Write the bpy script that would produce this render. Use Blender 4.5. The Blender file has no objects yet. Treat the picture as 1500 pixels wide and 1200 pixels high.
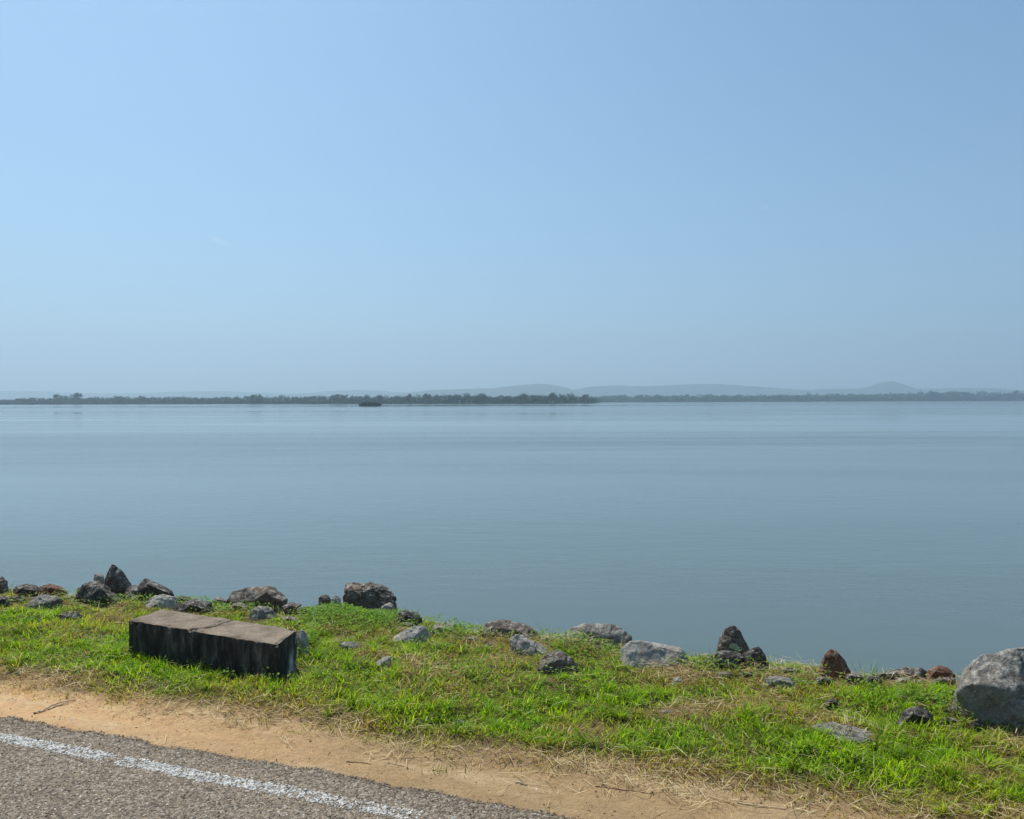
import bpy, bmesh, math, random
import numpy as np
from mathutils import Vector, Matrix, noise as mnoise

R = math.radians
S = bpy.context.scene
COL = S.collection
rng = np.random.default_rng(7)
random.seed(7)

# ------------------------------------------------------------------ camera
CAM_H, FPX = 1.7, 1155.0            # eye height over the crest, focal length in photo pixels (1500 wide)
WATER_Z = -1.5
cam_d = bpy.data.cameras.new("camera")
cam = bpy.data.objects.new("camera", cam_d)
COL.objects.link(cam)
cam_d.sensor_width = 36.0
cam_d.sensor_fit = 'HORIZONTAL'
cam_d.lens = FPX / 1500 * 36
cam_d.clip_start = 0.05
cam_d.clip_end = 60000
CAM_M = (Matrix.Translation((0, 0, CAM_H)) @ Matrix.Rotation(R(90 - 0.60), 4, 'X') @ Matrix.Rotation(R(-0.153), 4, 'Z'))
cam.matrix_world = CAM_M
S.camera = cam

# ------------------------------------------------------------------ light and air
SUN_EL, SUN_AZ = R(58), R(36)       # azimuth measured to the left of the view direction
EXPOSURE = 0.0
world = bpy.data.worlds.new("World")
S.world = world
world.use_nodes = True
wn = world.node_tree
wn.nodes.clear()
sky = wn.nodes.new('ShaderNodeTexSky')
sky.sky_type = 'NISHITA'
sky.sun_disc = False
sky.sun_elevation = SUN_EL
sky.sun_rotation = -SUN_AZ
sky.altitude = 0
sky.air_density = 1.0
sky.dust_density = 1.2
sky.ozone_density = 0.0
bg = wn.nodes.new('ShaderNodeBackground')
bg.inputs['Strength'].default_value = 0.094
wo = wn.nodes.new('ShaderNodeOutputWorld')
tint = wn.nodes.new('ShaderNodeMix')            # clear tropical blue: less red, a little more green and blue
tint.data_type = 'RGBA'; tint.blend_type = 'MULTIPLY'; tint.inputs[0].default_value = 1.0
tint.inputs[7].default_value = (0.65, 1.01, 1.24, 1)
wn.links.new(sky.outputs[0], tint.inputs[6])
wn.links.new(tint.outputs[2], bg.inputs[0])
wn.links.new(bg.outputs[0], wo.inputs[0])

sl = bpy.data.lights.new("sun", 'SUN')
sl.energy = 5.0
sl.angle = R(0.53)
sl.color = (1.0, 0.95, 0.86)
sun = bpy.data.objects.new("sun", sl)
COL.objects.link(sun)
SUN_DIR = Vector((-math.sin(SUN_AZ) * math.cos(SUN_EL), math.cos(SUN_AZ) * math.cos(SUN_EL), math.sin(SUN_EL)))
sun.rotation_euler = SUN_DIR.to_track_quat('Z', 'Y').to_euler()
sun.location = SUN_DIR * 50

S.view_settings.view_transform = 'Standard'
S.view_settings.look = 'None'
S.view_settings.exposure = EXPOSURE
S.view_settings.gamma = 1
S.cycles.use_denoising = True
S.cycles.max_bounces = 8
S.cycles.volume_bounces = 3
S.cycles.transparent_max_bounces = 8

HAZE_DENSITY = 0.00025
HAZE_COLOR = (0.60, 0.755, 0.885)

# ------------------------------------------------------------------ helpers
def ray(px, py):
    d = CAM_M.to_3x3() @ Vector(((px - 750) / FPX, (600 - py) / FPX, -1))
    return d

def at_depth(px, py, y):
    d = ray(px, py)
    return Vector((0, 0, CAM_H)) + d * (y / d.y)

def on_ground(px, py, z=0.0):
    d = ray(px, py)
    return Vector((0, 0, CAM_H)) + d * ((z - CAM_H) / d.z)

def hash2(ix, iy, seed):
    h = (ix.astype(np.int64) * 374761393 + iy.astype(np.int64) * 668265263 + seed * 1274126177) & 0x7fffffff
    h = ((h ^ (h >> 13)) * 1103515245) & 0x7fffffff
    h = (h ^ (h >> 16)) & 0xffff
    return h / 65535.0

def vnoise(x, y, seed=0):
    x = np.asarray(x, float); y = np.asarray(y, float)
    ix = np.floor(x); iy = np.floor(y)
    fx = x - ix; fy = y - iy
    fx = fx * fx * (3 - 2 * fx); fy = fy * fy * (3 - 2 * fy)
    a = hash2(ix, iy, seed); b = hash2(ix + 1, iy, seed)
    c = hash2(ix, iy + 1, seed); d = hash2(ix + 1, iy + 1, seed)
    return (a * (1 - fx) + b * fx) * (1 - fy) + (c * (1 - fx) + d * fx) * fy

def fbm(x, y, seed=0, oct=4):
    s = 0; a = 0.5; t = 0
    for o in range(oct):
        s = s + a * vnoise(np.asarray(x) * 2 ** o + 17.3 * o, np.asarray(y) * 2 ** o - 9.1 * o, seed + o)
        t += a; a *= 0.5
    return s / t

def sstep(a, b, x):
    t = np.clip((np.asarray(x, float) - a) / (b - a), 0, 1)
    return t * t * (3 - 2 * t)

def tag(o, label=None, cat=None, group=None, kind=None):
    if label: o['label'] = label
    if cat: o['category'] = cat
    if group: o['group'] = group
    if kind: o['kind'] = kind
    return o

def np_mesh(name, V, loops, counts, mat, col=None, smooth=False, link=True):
    """V (n,3); loops flat vertex ids; counts per face; col (n,3) optional point colours"""
    me = bpy.data.meshes.new(name)
    V = np.asarray(V, np.float32)
    loops = np.asarray(loops, np.int32).ravel()
    counts = np.asarray(counts, np.int32)
    me.vertices.add(len(V)); me.vertices.foreach_set('co', V.ravel())
    me.loops.add(len(loops)); me.loops.foreach_set('vertex_index', loops)
    me.polygons.add(len(counts))
    st = np.concatenate([[0], np.cumsum(counts)[:-1]]).astype(np.int32)
    me.polygons.foreach_set('loop_start', st)
    me.polygons.foreach_set('loop_total', counts)
    if smooth:
        me.polygons.foreach_set('use_smooth', np.ones(len(counts), bool))
    if col is not None:
        at = me.color_attributes.new('Col', 'FLOAT_COLOR', 'POINT')
        c4 = np.ones((len(V), 4), np.float32); c4[:, :3] = col
        at.data.foreach_set('color', c4.ravel())
    me.update(calc_edges=True)
    me.materials.append(mat)
    o = bpy.data.objects.new(name, me)
    if link: COL.objects.link(o)
    return o

def empty(name, loc):
    o = bpy.data.objects.new(name, None)
    COL.objects.link(o); o.location = loc; o.empty_display_size = 0.1
    return o

# ------------------------------------------------------------------ materials
class NT:
    def __init__(self, name):
        self.m = bpy.data.materials.new(name); self.m.use_nodes = True
        self.t = self.m.node_tree; self.t.nodes.clear()
        self.out = self.n('ShaderNodeOutputMaterial')
    def n(self, typ, **kw):
        nd = self.t.nodes.new(typ)
        for k, v in kw.items():
            if k in nd.inputs.keys(): nd.inputs[k].default_value = v
            else: setattr(nd, k, v)
        return nd
    def l(self, a, b): self.t.links.new(a, b)
    def coord(self, scale=(1, 1, 1), rot=(0, 0, 0), kind='Object'):
        tc = self.n('ShaderNodeTexCoord'); mp = self.n('ShaderNodeMapping')
        mp.inputs['Scale'].default_value = scale; mp.inputs['Rotation'].default_value = rot
        self.l(tc.outputs[kind], mp.inputs[0]); return mp.outputs[0]
    def noise(self, vec, scale, detail=5, rough=0.55, dist=0.0):
        nd = self.n('ShaderNodeTexNoise', Scale=scale, Detail=detail, Roughness=rough, Distortion=dist)
        self.l(vec, nd.inputs['Vector']); return nd.outputs['Fac']
    def ramp(self, fac, stops):
        r = self.n('ShaderNodeValToRGB'); e = r.color_ramp.elements
        while len(e) < len(stops): e.new(0.5)
        for k, (p, c) in enumerate(stops):
            e[k].position = p
            e[k].color = (c, c, c, 1) if not hasattr(c, '__len__') else (*c, 1)
        self.l(fac, r.inputs[0]); return r.outputs[0]
    def mix(self, fac, a, b, mode='MIX'):
        m = self.n('ShaderNodeMix', data_type='RGBA', blend_type=mode)
        for sock, v in ((m.inputs[0], fac), (m.inputs[6], a), (m.inputs[7], b)):
            if hasattr(v, 'is_linked'): self.l(v, sock)
            elif hasattr(v, '__len__'): sock.default_value = (*v, 1)
            else: sock.default_value = v
        return m.outputs[2]
    def math(self, op, a, b=0.0, clamp=False):
        m = self.n('ShaderNodeMath', operation=op, use_clamp=clamp)
        for sock, v in ((m.inputs[0], a), (m.inputs[1], b)):
            if hasattr(v, 'is_linked'): self.l(v, sock)
            else: sock.default_value = v
        return m.outputs[0]
    def bump(self, h, strength, dist=0.01, prev=None):
        b = self.n('ShaderNodeBump', Strength=strength, Distance=dist)
        self.l(h, b.inputs['Height'])
        if prev is not None: self.l(prev, b.inputs['Normal'])
        return b.outputs[0]
    def bsdf(self, col, rough=0.9, normal=None, spec=0.3, **kw):
        p = self.n('ShaderNodeBsdfPrincipled', **kw)
        p.inputs['Specular IOR Level'].default_value = spec
        for sock, v in ((p.inputs['Base Color'], col), (p.inputs['Roughness'], rough)):
            if hasattr(v, 'is_linked'): self.l(v, sock)
            elif hasattr(v, '__len__'): sock.default_value = (*v, 1)
            else: sock.default_value = v
        if normal is not None: self.l(normal, p.inputs['Normal'])
        self.l(p.outputs[0], self.out.inputs[0]); return p

def rock_mat(name, dark, mid, pale, warm, warm_amt, lichen_sun_amt):
    t = NT(name)
    v = t.coord()
    inf = t.n('ShaderNodeObjectInfo')
    ofs = t.n('ShaderNodeVectorMath', operation='ADD')
    sc = t.n('ShaderNodeVectorMath', operation='SCALE'); sc.inputs['Scale'].default_value = 37.0
    cmb = t.n('ShaderNodeCombineXYZ')
    for k in range(3): t.l(inf.outputs['Random'], cmb.inputs[k])
    t.l(cmb.outputs[0], sc.inputs[0]); t.l(v, ofs.inputs[0]); t.l(sc.outputs[0], ofs.inputs[1])
    v = ofs.outputs[0]
    big = t.noise(v, 15, 10, 0.75, 0.8)
    col = t.ramp(big, [(0.25, dark), (0.48, mid), (0.80, pale)])
    wf = t.ramp(t.noise(v, 5, 6, 0.7, 1.0), [(0.46, 0.0), (0.66, 1.0)])
    col = t.mix(t.math('MULTIPLY', wf, warm_amt), col, warm)
    fine = t.noise(v, 70, 6, 0.75)
    col = t.mix(0.55, col, t.ramp(fine, [(0.3, 0.16), (0.5, 0.5), (0.72, 0.95)]), 'OVERLAY')
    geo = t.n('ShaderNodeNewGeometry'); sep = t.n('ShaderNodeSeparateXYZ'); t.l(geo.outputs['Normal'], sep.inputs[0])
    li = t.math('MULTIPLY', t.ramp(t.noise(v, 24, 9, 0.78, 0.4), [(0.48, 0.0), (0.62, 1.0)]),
                t.ramp(sep.outputs[2], [(0.15, 0.12), (0.75, 1.0)]))  # lichen specks; upward faces painted paler to heighten the sunlit tops
    col = t.mix(t.math('MULTIPLY', li, lichen_sun_amt), col, (0.56, 0.53, 0.45))
    blk = t.ramp(t.noise(v, 19, 8, 0.75, 0.3), [(0.58, 0.0), (0.68, 1.0)])
    col = t.mix(t.math('MULTIPLY', blk, 0.7), col, (0.035, 0.033, 0.03))
    vor = t.n('ShaderNodeTexVoronoi', feature='DISTANCE_TO_EDGE', Scale=9.0); t.l(v, vor.inputs['Vector'])
    crack = t.ramp(vor.outputs['Distance'], [(0.0, 0.0), (0.05, 1.0)])
    n1 = t.bump(t.noise(v, 40, 8, 0.7), 0.9, 0.012)
    n2 = t.bump(t.noise(v, 160, 4, 0.7), 0.6, 0.003, n1)
    n3 = t.bump(crack, 0.35, 0.006, n2)
    t.bsdf(col, 0.88, n3, 0.25)
    return t.m

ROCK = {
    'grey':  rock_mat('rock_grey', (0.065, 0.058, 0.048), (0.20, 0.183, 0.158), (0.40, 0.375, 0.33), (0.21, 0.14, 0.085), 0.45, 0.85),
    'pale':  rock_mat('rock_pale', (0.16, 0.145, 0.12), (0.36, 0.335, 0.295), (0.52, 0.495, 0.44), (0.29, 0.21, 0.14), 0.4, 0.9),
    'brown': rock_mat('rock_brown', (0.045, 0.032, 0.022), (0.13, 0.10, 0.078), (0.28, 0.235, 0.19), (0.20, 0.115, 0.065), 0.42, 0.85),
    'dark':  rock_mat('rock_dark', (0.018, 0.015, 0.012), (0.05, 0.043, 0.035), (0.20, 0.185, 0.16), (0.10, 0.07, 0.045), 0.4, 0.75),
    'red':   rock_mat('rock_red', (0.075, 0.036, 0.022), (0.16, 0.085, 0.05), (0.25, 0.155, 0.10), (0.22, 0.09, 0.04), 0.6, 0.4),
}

def leaf_mat(name, trans=0.45, rough=0.55, hue_noise=True):
    t = NT(name)
    a = t.n('ShaderNodeAttribute', attribute_name='Col')
    p = t.n('ShaderNodeBsdfPrincipled', Roughness=rough)
    p.inputs['Specular IOR Level'].default_value = 0.18
    t.l(a.outputs['Color'], p.inputs['Base Color'])
    tr = t.n('ShaderNodeBsdfTranslucent')
    t.l(t.mix(1.0, a.outputs['Color'], (1.35, 1.4, 0.4), 'MULTIPLY'), tr.inputs['Color'])
    mx = t.n('ShaderNodeMixShader'); mx.inputs[0].default_value = trans
    t.l(p.outputs[0], mx.inputs[1]); t.l(tr.outputs[0], mx.inputs[2])
    t.l(mx.outputs[0], t.out.inputs[0])
    return t.m

M_GRASS = leaf_mat('grass_blades', 0.5)
M_STRAW = leaf_mat('dry_straw', 0.2, 0.8)
M_FOLIAGE = leaf_mat('far_foliage', 0.25, 0.8)

def vcol_mat(name, rough=0.9, bump_scale=300, bump=0.4, spec=0.25):
    t = NT(name)
    a = t.n('ShaderNodeAttribute', attribute_name='Col')
    v = t.coord()
    nz = t.noise(v, bump_scale, 4, 0.7)
    c = t.mix(0.35, a.outputs['Color'], t.ramp(nz, [(0.3, 0.25), (0.7, 0.8)]), 'OVERLAY')
    t.bsdf(c, rough, t.bump(nz, bump, 0.002), spec)
    return t.m

M_CHIP = vcol_mat('road_chippings', 0.85)
M_PEBBLE = vcol_mat('pebbles', 0.9)

t = NT('bark')
v = t.coord(); t.bsdf(t.ramp(t.noise(v, 2, 5), [(0.3, (0.08, 0.06, 0.045)), (0.7, (0.2, 0.16, 0.12))]), 0.95); M_BARK = t.m
t = NT('twig_wood')
v = t.coord(); t.bsdf(t.ramp(t.noise(v, 60, 5), [(0.3, (0.17, 0.10, 0.055)), (0.7, (0.32, 0.20, 0.12))]), 0.9); M_TWIG = t.m
t = NT('dry_stalk')
v = t.coord(); t.bsdf(t.ramp(t.noise(v, 60, 5), [(0.3, (0.42, 0.30, 0.17)), (0.7, (0.66, 0.52, 0.34))]), 0.8); M_STALK = t.m

# ------------------------------------------------------------------ terrain functions
EN = Vector((0.261, 0.965))                     # towards the water
def edge_dist(x, y):                            # >0 beyond the crest of the bank
    return (np.asarray(x) + 4.47) * EN.x + (np.asarray(y) - 6.89) * EN.y

def px_curve(pts):
    P = [on_ground(a, b) for a, b in pts]
    return np.array([[p.x, p.y] for p in P])

ROAD_E = px_curve([(-60, 1038), (0, 1049), (165, 1080), (267, 1100), (400, 1121), (533, 1144), (667, 1171), (800, 1192), (900, 1210)])
ra, rb = Vector(ROAD_E[1]), Vector(ROAD_E[7])
RDIR = (rb - ra).normalized(); RNOR = Vector((-RDIR.y, RDIR.x))   # towards the grass
def road_coords(x, y):
    dx = np.asarray(x) - ra.x; dy = np.asarray(y) - ra.y
    return dx * RDIR.x + dy * RDIR.y, dx * RNOR.x + dy * RNOR.y  # along, across (>0 off the road)

GRASS_E = px_curve([(-300, 975), (-150, 985), (0, 1000), (100, 1017), (200, 1030), (300, 1043), (400, 1058), (500, 1078), (600, 1098), (700, 1108),
                    (800, 1119), (900, 1132), (1000, 1150), (1100, 1165), (1200, 1186), (1300, 1202), (1500, 1235)])
gu, gv = road_coords(GRASS_E[:, 0], GRASS_E[:, 1])
go = np.argsort(gu)
def grass_dist(x, y):                           # >0 inside the grass
    u, vv = road_coords(x, y)
    return vv - np.interp(u, gu[go], gv[go])

def ground_z(x, y):
    x = np.asarray(x, float); y = np.asarray(y, float)
    e = edge_dist(x, y); u, w = road_coords(x, y)
    z = ((fbm(x * 1.7, y * 1.7, 3) - 0.5) * 0.10 + (fbm(x * 4.5, y * 4.5, 4, 2) - 0.5) * 0.07) * sstep(0.1, 0.8, grass_dist(x, y)) + (fbm(x * 6, y * 6, 5) - 0.5) * 0.022
    z = z - 0.02 * np.exp(-((w - 0.32) / 0.16) ** 2) + 0.012 * sstep(0.45, 0.7, w) 
    z = z + ((fbm(u * 2.2, w * 13, 9, 3) - 0.5) * 0.024 + (fbm(u * 16, w * 20, 19, 3) - 0.5) * 0.012) * sstep(0.02, 0.15, w)
    z = z - 0.06 * sstep(0.02, -0.12, w)
    # outer bank slopes down to the lake
    s = np.maximum(e + np.interp(x, [-5, -3, -1, 1, 2.2], [-0.02, -0.02, 0.02, 0.24, 0.40]) + 0.26 * (fbm(x * 1.3, y * 1.3, 13) - 0.5), 0)
    z = z - np.where(s < 0.4, 0.75 * s * s, 0.12 + 0.60 * (s - 0.4))
    z = np.maximum(z, -4.0 + 0.2 * vnoise(x * .3, y * .3, 2))
    # far side of the bund, behind the road
    z = z - np.maximum(-w - 9, 0) * 0.45 * (w < -9)
    return np.maximum(z, -4.2)

def gz(x, y): return float(ground_z(np.array([x]), np.array([y]))[0])

# dryness of the grass: broad patches plus places where the photo shows dead thatch
DRY = [(630, 985, 60, 22, 1.0), (560, 965, 40, 12, .5), (880, 938, 60, 14, 1.2), (990, 992, 55, 14, .8), (1130, 992, 60, 10, .9), (1235, 1072, 55, 18, 1.3),
       (1010, 1048, 70, 9, 1.1), (1345, 992, 60, 12, 1.1), (1480, 1095, 50, 22, .9), (760, 965, 40, 15, .35), (860, 1068, 90, 18, .45),
       (330, 893, 60, 10, .5), (90, 868, 60, 8, .7), (450, 900, 30, 8, .5), (1440, 1140, 50, 15, .5), (690, 935, 50, 12, .4), (100, 985, 60, 10, .25)]
DRYW = []
for a, b, sa, sb, k in DRY:
    p = on_ground(a, b); q = on_ground(a, b + sb); r_ = on_ground(a + sa, b)
    DRYW.append((p.x, p.y, abs(r_.x - p.x), abs(p.y - q.y), k))
def dryness(x, y):
    g = grass_dist(x, y)
    d = 0.02 + 1.35 * (fbm(x * 1.3 + 5, y * 1.8, 21) - 0.5) + 0.85 * (fbm(x * 5, y * 6, 31) - 0.5)
    d = d + 0.85 * sstep(0.42, 0.0, g) + 0.25 * sstep(-0.9, 0.0, edge_dist(x, y))
    d = d + 0.10 * sstep(-1.0, 2.5, x)
    for cx, cy, sx, sy, k in DRYW:
        d = d + k * np.exp(-((x - cx) / sx) ** 2 - ((y - cy) / sy) ** 2)
    return d

# ------------------------------------------------------------------ ground sheet
def spaced(lo, hi, step, far, n):
    core = np.arange(lo, hi + 1e-6, step)
    g = np.geomspace(step, far, n)
    return np.concatenate([lo - g[::-1], core, hi + g])
gx = spaced(-7.2, 6.2, 0.028, 900, 40)
gy = spaced(2.3, 8.4, 0.028, 60, 24)
GX, GY = np.meshgrid(gx, gy)
GZ = ground_z(GX.ravel(), GY.ravel())
gd = grass_dist(GX.ravel(), GY.ravel()) + 0.16 * (fbm(GX.ravel() * 7, GY.ravel() * 7, 41) - 0.5)
soil = sstep(-0.04, 0.20, gd)
dr = np.clip(dryness(GX.ravel(), GY.ravel()) + 0.3, 0, 1)[:, None]
uu, ww = road_coords(GX.ravel(), GY.ravel())
warm = np.clip(0.95 - (uu - 0.2) * 0.42 + 0.5 * (fbm(uu * 1.2, ww * 6, 51) - 0.5), 0, 1)[:, None]
dirt = np.array([0.70, 0.43, 0.215]) * warm + np.array([0.43, 0.285, 0.145]) * (1 - warm)
pale = sstep(0.45, 0.75, fbm(uu * 2, ww * 9, 61, 5))[:, None] * 0.4
dirt = dirt * (1 - pale) + np.array([0.70, 0.52, 0.31]) * pale
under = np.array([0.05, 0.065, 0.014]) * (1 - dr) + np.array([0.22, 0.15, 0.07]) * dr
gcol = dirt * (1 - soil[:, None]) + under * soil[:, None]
gcol[edge_dist(GX.ravel(), GY.ravel()) > 1.2] = (0.12, 0.10, 0.075)
t = NT('ground_soil')
a = t.n('ShaderNodeAttribute', attribute_name='Col')
v = t.coord()
f1 = t.noise(v, 45, 8, 0.7); f2 = t.noise(v, 9, 6, 0.65); f3 = t.noise(v, 220, 3, 0.7)
c = t.mix(0.35, a.outputs['Color'], t.ramp(f1, [(0.3, 0.2), (0.7, 0.8)]), 'OVERLAY')
c = t.mix(0.3, c, t.ramp(f2, [(0.3, 0.3), (0.7, 0.75)]), 'OVERLAY')
c = t.mix(0.35, c, t.ramp(f3, [(0.3, 0.22), (0.7, 0.8)]), 'OVERLAY')
c = t.mix(t.ramp(t.noise(v, 26, 3, 0.6), [(0.64, 0.0), (0.72, 0.6)]), c, (0.24, 0.15, 0.08))
nn = t.bump(f1, 0.9, 0.02); nn = t.bump(f3, 0.8, 0.004, nn)
t.bsdf(c, 0.95, nn, 0.15)
nx, ny = len(gx), len(gy)
idx = np.arange(nx * ny).reshape(ny, nx)
Q = np.stack([idx[:-1, :-1], idx[:-1, 1:], idx[1:, 1:], idx[1:, :-1]], -1).reshape(-1, 4)
ground = np_mesh('ground', np.stack([GX.ravel(), GY.ravel(), GZ], 1), Q, np.full(len(Q), 4), t.m, gcol, smooth=True)
tag(ground, kind='structure')

# ------------------------------------------------------------------ road
def road_pt(u, w): return ra.x + RDIR.x * u + RNOR.x * w, ra.y + RDIR.y * u + RNOR.y * w
def edge_wob(u): return (fbm(u * 9, u * 0 + 3, 71, 4) - 0.5) * 0.07 + (fbm(u * 1.1, u * 0 + 8, 73, 3) - 0.5) * 0.05
ROAD_Z = 0.012
us = spaced(-1.8, 4.2, 0.02, 900, 40)
rows = np.array([-7.2, -4, -2.5, -1.5, -1.0, -0.6, -0.3, -0.12, -0.03, -0.006, 0.0])
U, W = np.meshgrid(us, rows)
wob = edge_wob(U)
x_, y_ = road_pt(U, W + wob * sstep(-0.5, 0.0, W))
z_ = ROAD_Z - 0.004 * sstep(-0.3, -0.03, W) + 0 * U
z_[-1] = -0.075; z_[-2] = ROAD_Z - 0.010
z_ = z_ - 0.012 * np.maximum(-W - 1, 0) * 0.3
t = NT('road_asphalt')
v = t.coord()
vo = t.n('ShaderNodeTexVoronoi', Scale=75.0); t.l(v, vo.inputs['Vector'])
hs = t.n('ShaderNodeSeparateColor'); t.l(vo.outputs['Color'], hs.inputs[0])
c = t.ramp(hs.outputs[0], [(0.0, (0.08, 0.065, 0.05)), (0.5, (0.20, 0.165, 0.125)), (1.0, (0.36, 0.30, 0.23))])
c = t.mix(0.4, c, t.ramp(t.noise(v, 3, 5), [(0.3, 0.35), (0.7, 0.65)]), 'OVERLAY')
nn = t.bump(vo.outputs['Distance'], 0.8, -0.008)
nn = t.bump(t.noise(v, 200, 4), 0.4, 0.003, nn)
t.bsdf(c, 0.9, nn, 0.3)
idx = np.arange(U.size).reshape(U.shape)
Q = np.stack([idx[:-1, :-1], idx[:-1, 1:], idx[1:, 1:], idx[1:, :-1]], -1).reshape(-1, 4)
road = np_mesh('road', np.stack([x_.ravel(), y_.ravel(), z_.ravel()], 1), Q, np.full(len(Q), 4), t.m, smooth=False)
tag(road, kind='structure')

# loose-looking stone chippings set in the bitumen: small faceted stones
OCT = []
for a_ in range(6): OCT.append((math.cos(a_ * math.pi / 3), math.sin(a_ * math.pi / 3), 0.0))
for a_ in range(3): OCT.append((0.55 * math.cos(a_ * 2.094 + .5), 0.55 * math.sin(a_ * 2.094 + .5), 0.75))
OCT = np.array(OCT)
STF = [(6, 7, 8)]
for a_ in range(6):
    k = 6 + [0, 0, 1, 1, 2, 2][a_]
    STF.append((a_, (a_ + 1) % 6, k))
for k0, k1, b_ in ((6, 7, 2), (7, 8, 4), (8, 6, 0)): STF.append((k0, b_, k1))
STF = np.array(STF)
def stones(P, size, flat, colr, rg, name, mat, tilt=0.35):
    n = len(P)
    V = np.repeat(OCT[None], n, 0) * (1 + rg.uniform(-.32, .32, (n, 9, 1)))
    V[:, :, 2] += rg.uniform(-.12, .12, (n, 9))
    V = V * size[:, None, None] * np.stack([np.ones(n), rg.uniform(.55, 1, n), flat], 1)[:, None, :]
    tx = rg.normal(0, tilt, n); ty = rg.normal(0, tilt, n)
    V[:, :, 2] += V[:, :, 0] * tx[:, None] + V[:, :, 1] * ty[:, None]
    an = rg.uniform(0, 6.283, n); ca, sa = np.cos(an)[:, None], np.sin(an)[:, None]
    X = V[:, :, 0] * ca - V[:, :, 1] * sa; Y = V[:, :, 0] * sa + V[:, :, 1] * ca
    V[:, :, 0] = X; V[:, :, 1] = Y
    V += P[:, None, :]
    F = (STF[None] + (np.arange(n) * 9)[:, None, None]).reshape(-1, 3)
    return np_mesh(name, V.reshape(-1, 3), F, np.full(len(F), 3), mat, np.repeat(colr, 9, 0))
rg = np.random.default_rng(11)
N = 235000
u = rg.uniform(-2.0, 4.9, N); w = -rg.uniform(0, 1, N) ** 1.0 * 1.95
wob = edge_wob(u)
w = w + wob * sstep(-0.5, 0, w)
x, y = road_pt(u, w)
keep = (y > 2.0)
u, w, x, y, wob = u[keep], w[keep], x[keep], y[keep], wob[keep]
n = len(u)
size = rg.uniform(0.0030, 0.0072, n)
zz = np.full(n, ROAD_Z) - 0.004 * sstep(-0.3, -0.03, w) - 0.012 * np.maximum(-w - 1, 0) * 0.3 - rg.uniform(0, .003, n)
br = rg.beta(2.6, 3.6, n)
cc = np.stack([0.095 + 0.41 * br, 0.072 + 0.325 * br, 0.049 + 0.228 * br], 1)
cc = cc * (0.8 + 0.5 * fbm(u * 1.5, w * 4, 81)[:, None])
cc[rg.random(n) < 0.07] = (0.60, 0.55, 0.47)
cc[rg.random(n) < 0.10] *= 0.45
edge_dark = sstep(-0.16, -0.02, w - wob)[:, None]
cc = cc * (1 - 0.25 * edge_dark)
# worn white edge line painted on the stones
lw = np.abs(w - (-0.215 + 0.02 * (fbm(u * 3, u * 0 + 1, 83) - .5)))
la = fbm(u * 9, w * 9, 85, 3); lb = fbm(u * 1.4, u * 0, 87, 2)
wear = 0.84 - 0.14 * sstep(0.8, 2.3, u) - 0.5 * np.exp(-((u - 1.02) / 0.05) ** 2) - 0.16 * sstep(1.9, 2.8, u) + 0.25 * (lb - .5)
painted = (lw < 0.041 + 0.028 * (la - .5)) & (la * 0.6 + rg.random(n) * 0.5 < wear - 0.04)
P = np.stack([x, y, zz], 1)
chip = stones(P[~painted], size[~painted], rg.uniform(.4, .85, (~painted).sum()), cc[~painted], rg, 'road_chippings', M_CHIP)
tag(chip, kind='structure')
npn = painted.sum()
pc = rg.uniform(0.34, 0.76, npn)[:, None] * np.array([1, 0.97, 0.90])
P[painted, 2] += 0.002
line = stones(P[painted], size[painted] * 1.12, rg.uniform(.4, .8, npn), pc, rg, 'road_marking', M_CHIP, 0.25)
tag(line, kind='structure')

# ------------------------------------------------------------------ water
t = NT('lake_water')
v = t.coord()
vr = t.coord(scale=(0.35, 1.0, 1.0), rot=(0, 0, R(-8)))
w1 = t.noise(vr, 2.2, 4, 0.6, 0.3); w2 = t.noise(vr, 7.5, 3, 0.6); w3 = t.noise(v, 0.35, 3, 0.55)
lane = t.noise(t.coord(scale=(0.0016, 0.011, 1), rot=(0, 0, R(5))), 1.0, 5, 0.6, 0.6)
calm = t.ramp(lane, [(0.44, 0.06), (0.60, 1.0)])
patch = t.ramp(t.noise(t.coord(scale=(0.018, 0.030, 1), rot=(0, 0, R(14))), 1.0, 4, 0.6, 0.8), [(0.44, 0.05), (0.70, 1.0)])
h = t.math('ADD', t.math('MULTIPLY', w1, 0.9), t.math('ADD', t.math('MULTIPLY', w2, 0.25), t.math('MULTIPLY', w3, 1.2)))
b = t.n('ShaderNodeBump', Distance=0.10)
t.l(h, b.inputs['Height']); t.l(t.math('MULTIPLY', t.math('MULTIPLY', calm, patch), 0.34), b.inputs['Strength'])
lane2 = t.ramp(t.noise(t.coord(scale=(0.007, 0.045, 1), rot=(0, 0, R(-4))), 1.0, 5, 0.65, 0.5), [(0.44, 0.0), (0.64, 1.0)])
ruff = t.math('MULTIPLY', t.math('ADD', t.math('MULTIPLY', calm, 0.6), t.math('MULTIPLY', lane2, 0.55)), 0.19)
rough = t.math('ADD', ruff, 0.035)
p = t.bsdf((0.096, 0.134, 0.124), rough, b.outputs[0], 0.5)
p.inputs['IOR'].default_value = 1.33
yy = np.concatenate([np.linspace(6.0, 60, 20), np.geomspace(70, 5000, 30)])
xx = np.concatenate([-np.geomspace(6000, 5, 30), np.geomspace(5, 6000, 30)])
XX, YY = np.meshgrid(xx, yy)
idx = np.arange(XX.size).reshape(XX.shape)
Q = np.stack([idx[:-1, :-1], idx[:-1, 1:], idx[1:, 1:], idx[1:, :-1]], -1).reshape(-1, 4)
water = np_mesh('lake_water', np.stack([XX.ravel(), YY.ravel(), np.full(XX.size, WATER_Z)], 1), Q, np.full(len(Q), 4), t.m, smooth=True)
tag(water, kind='structure')

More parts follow.
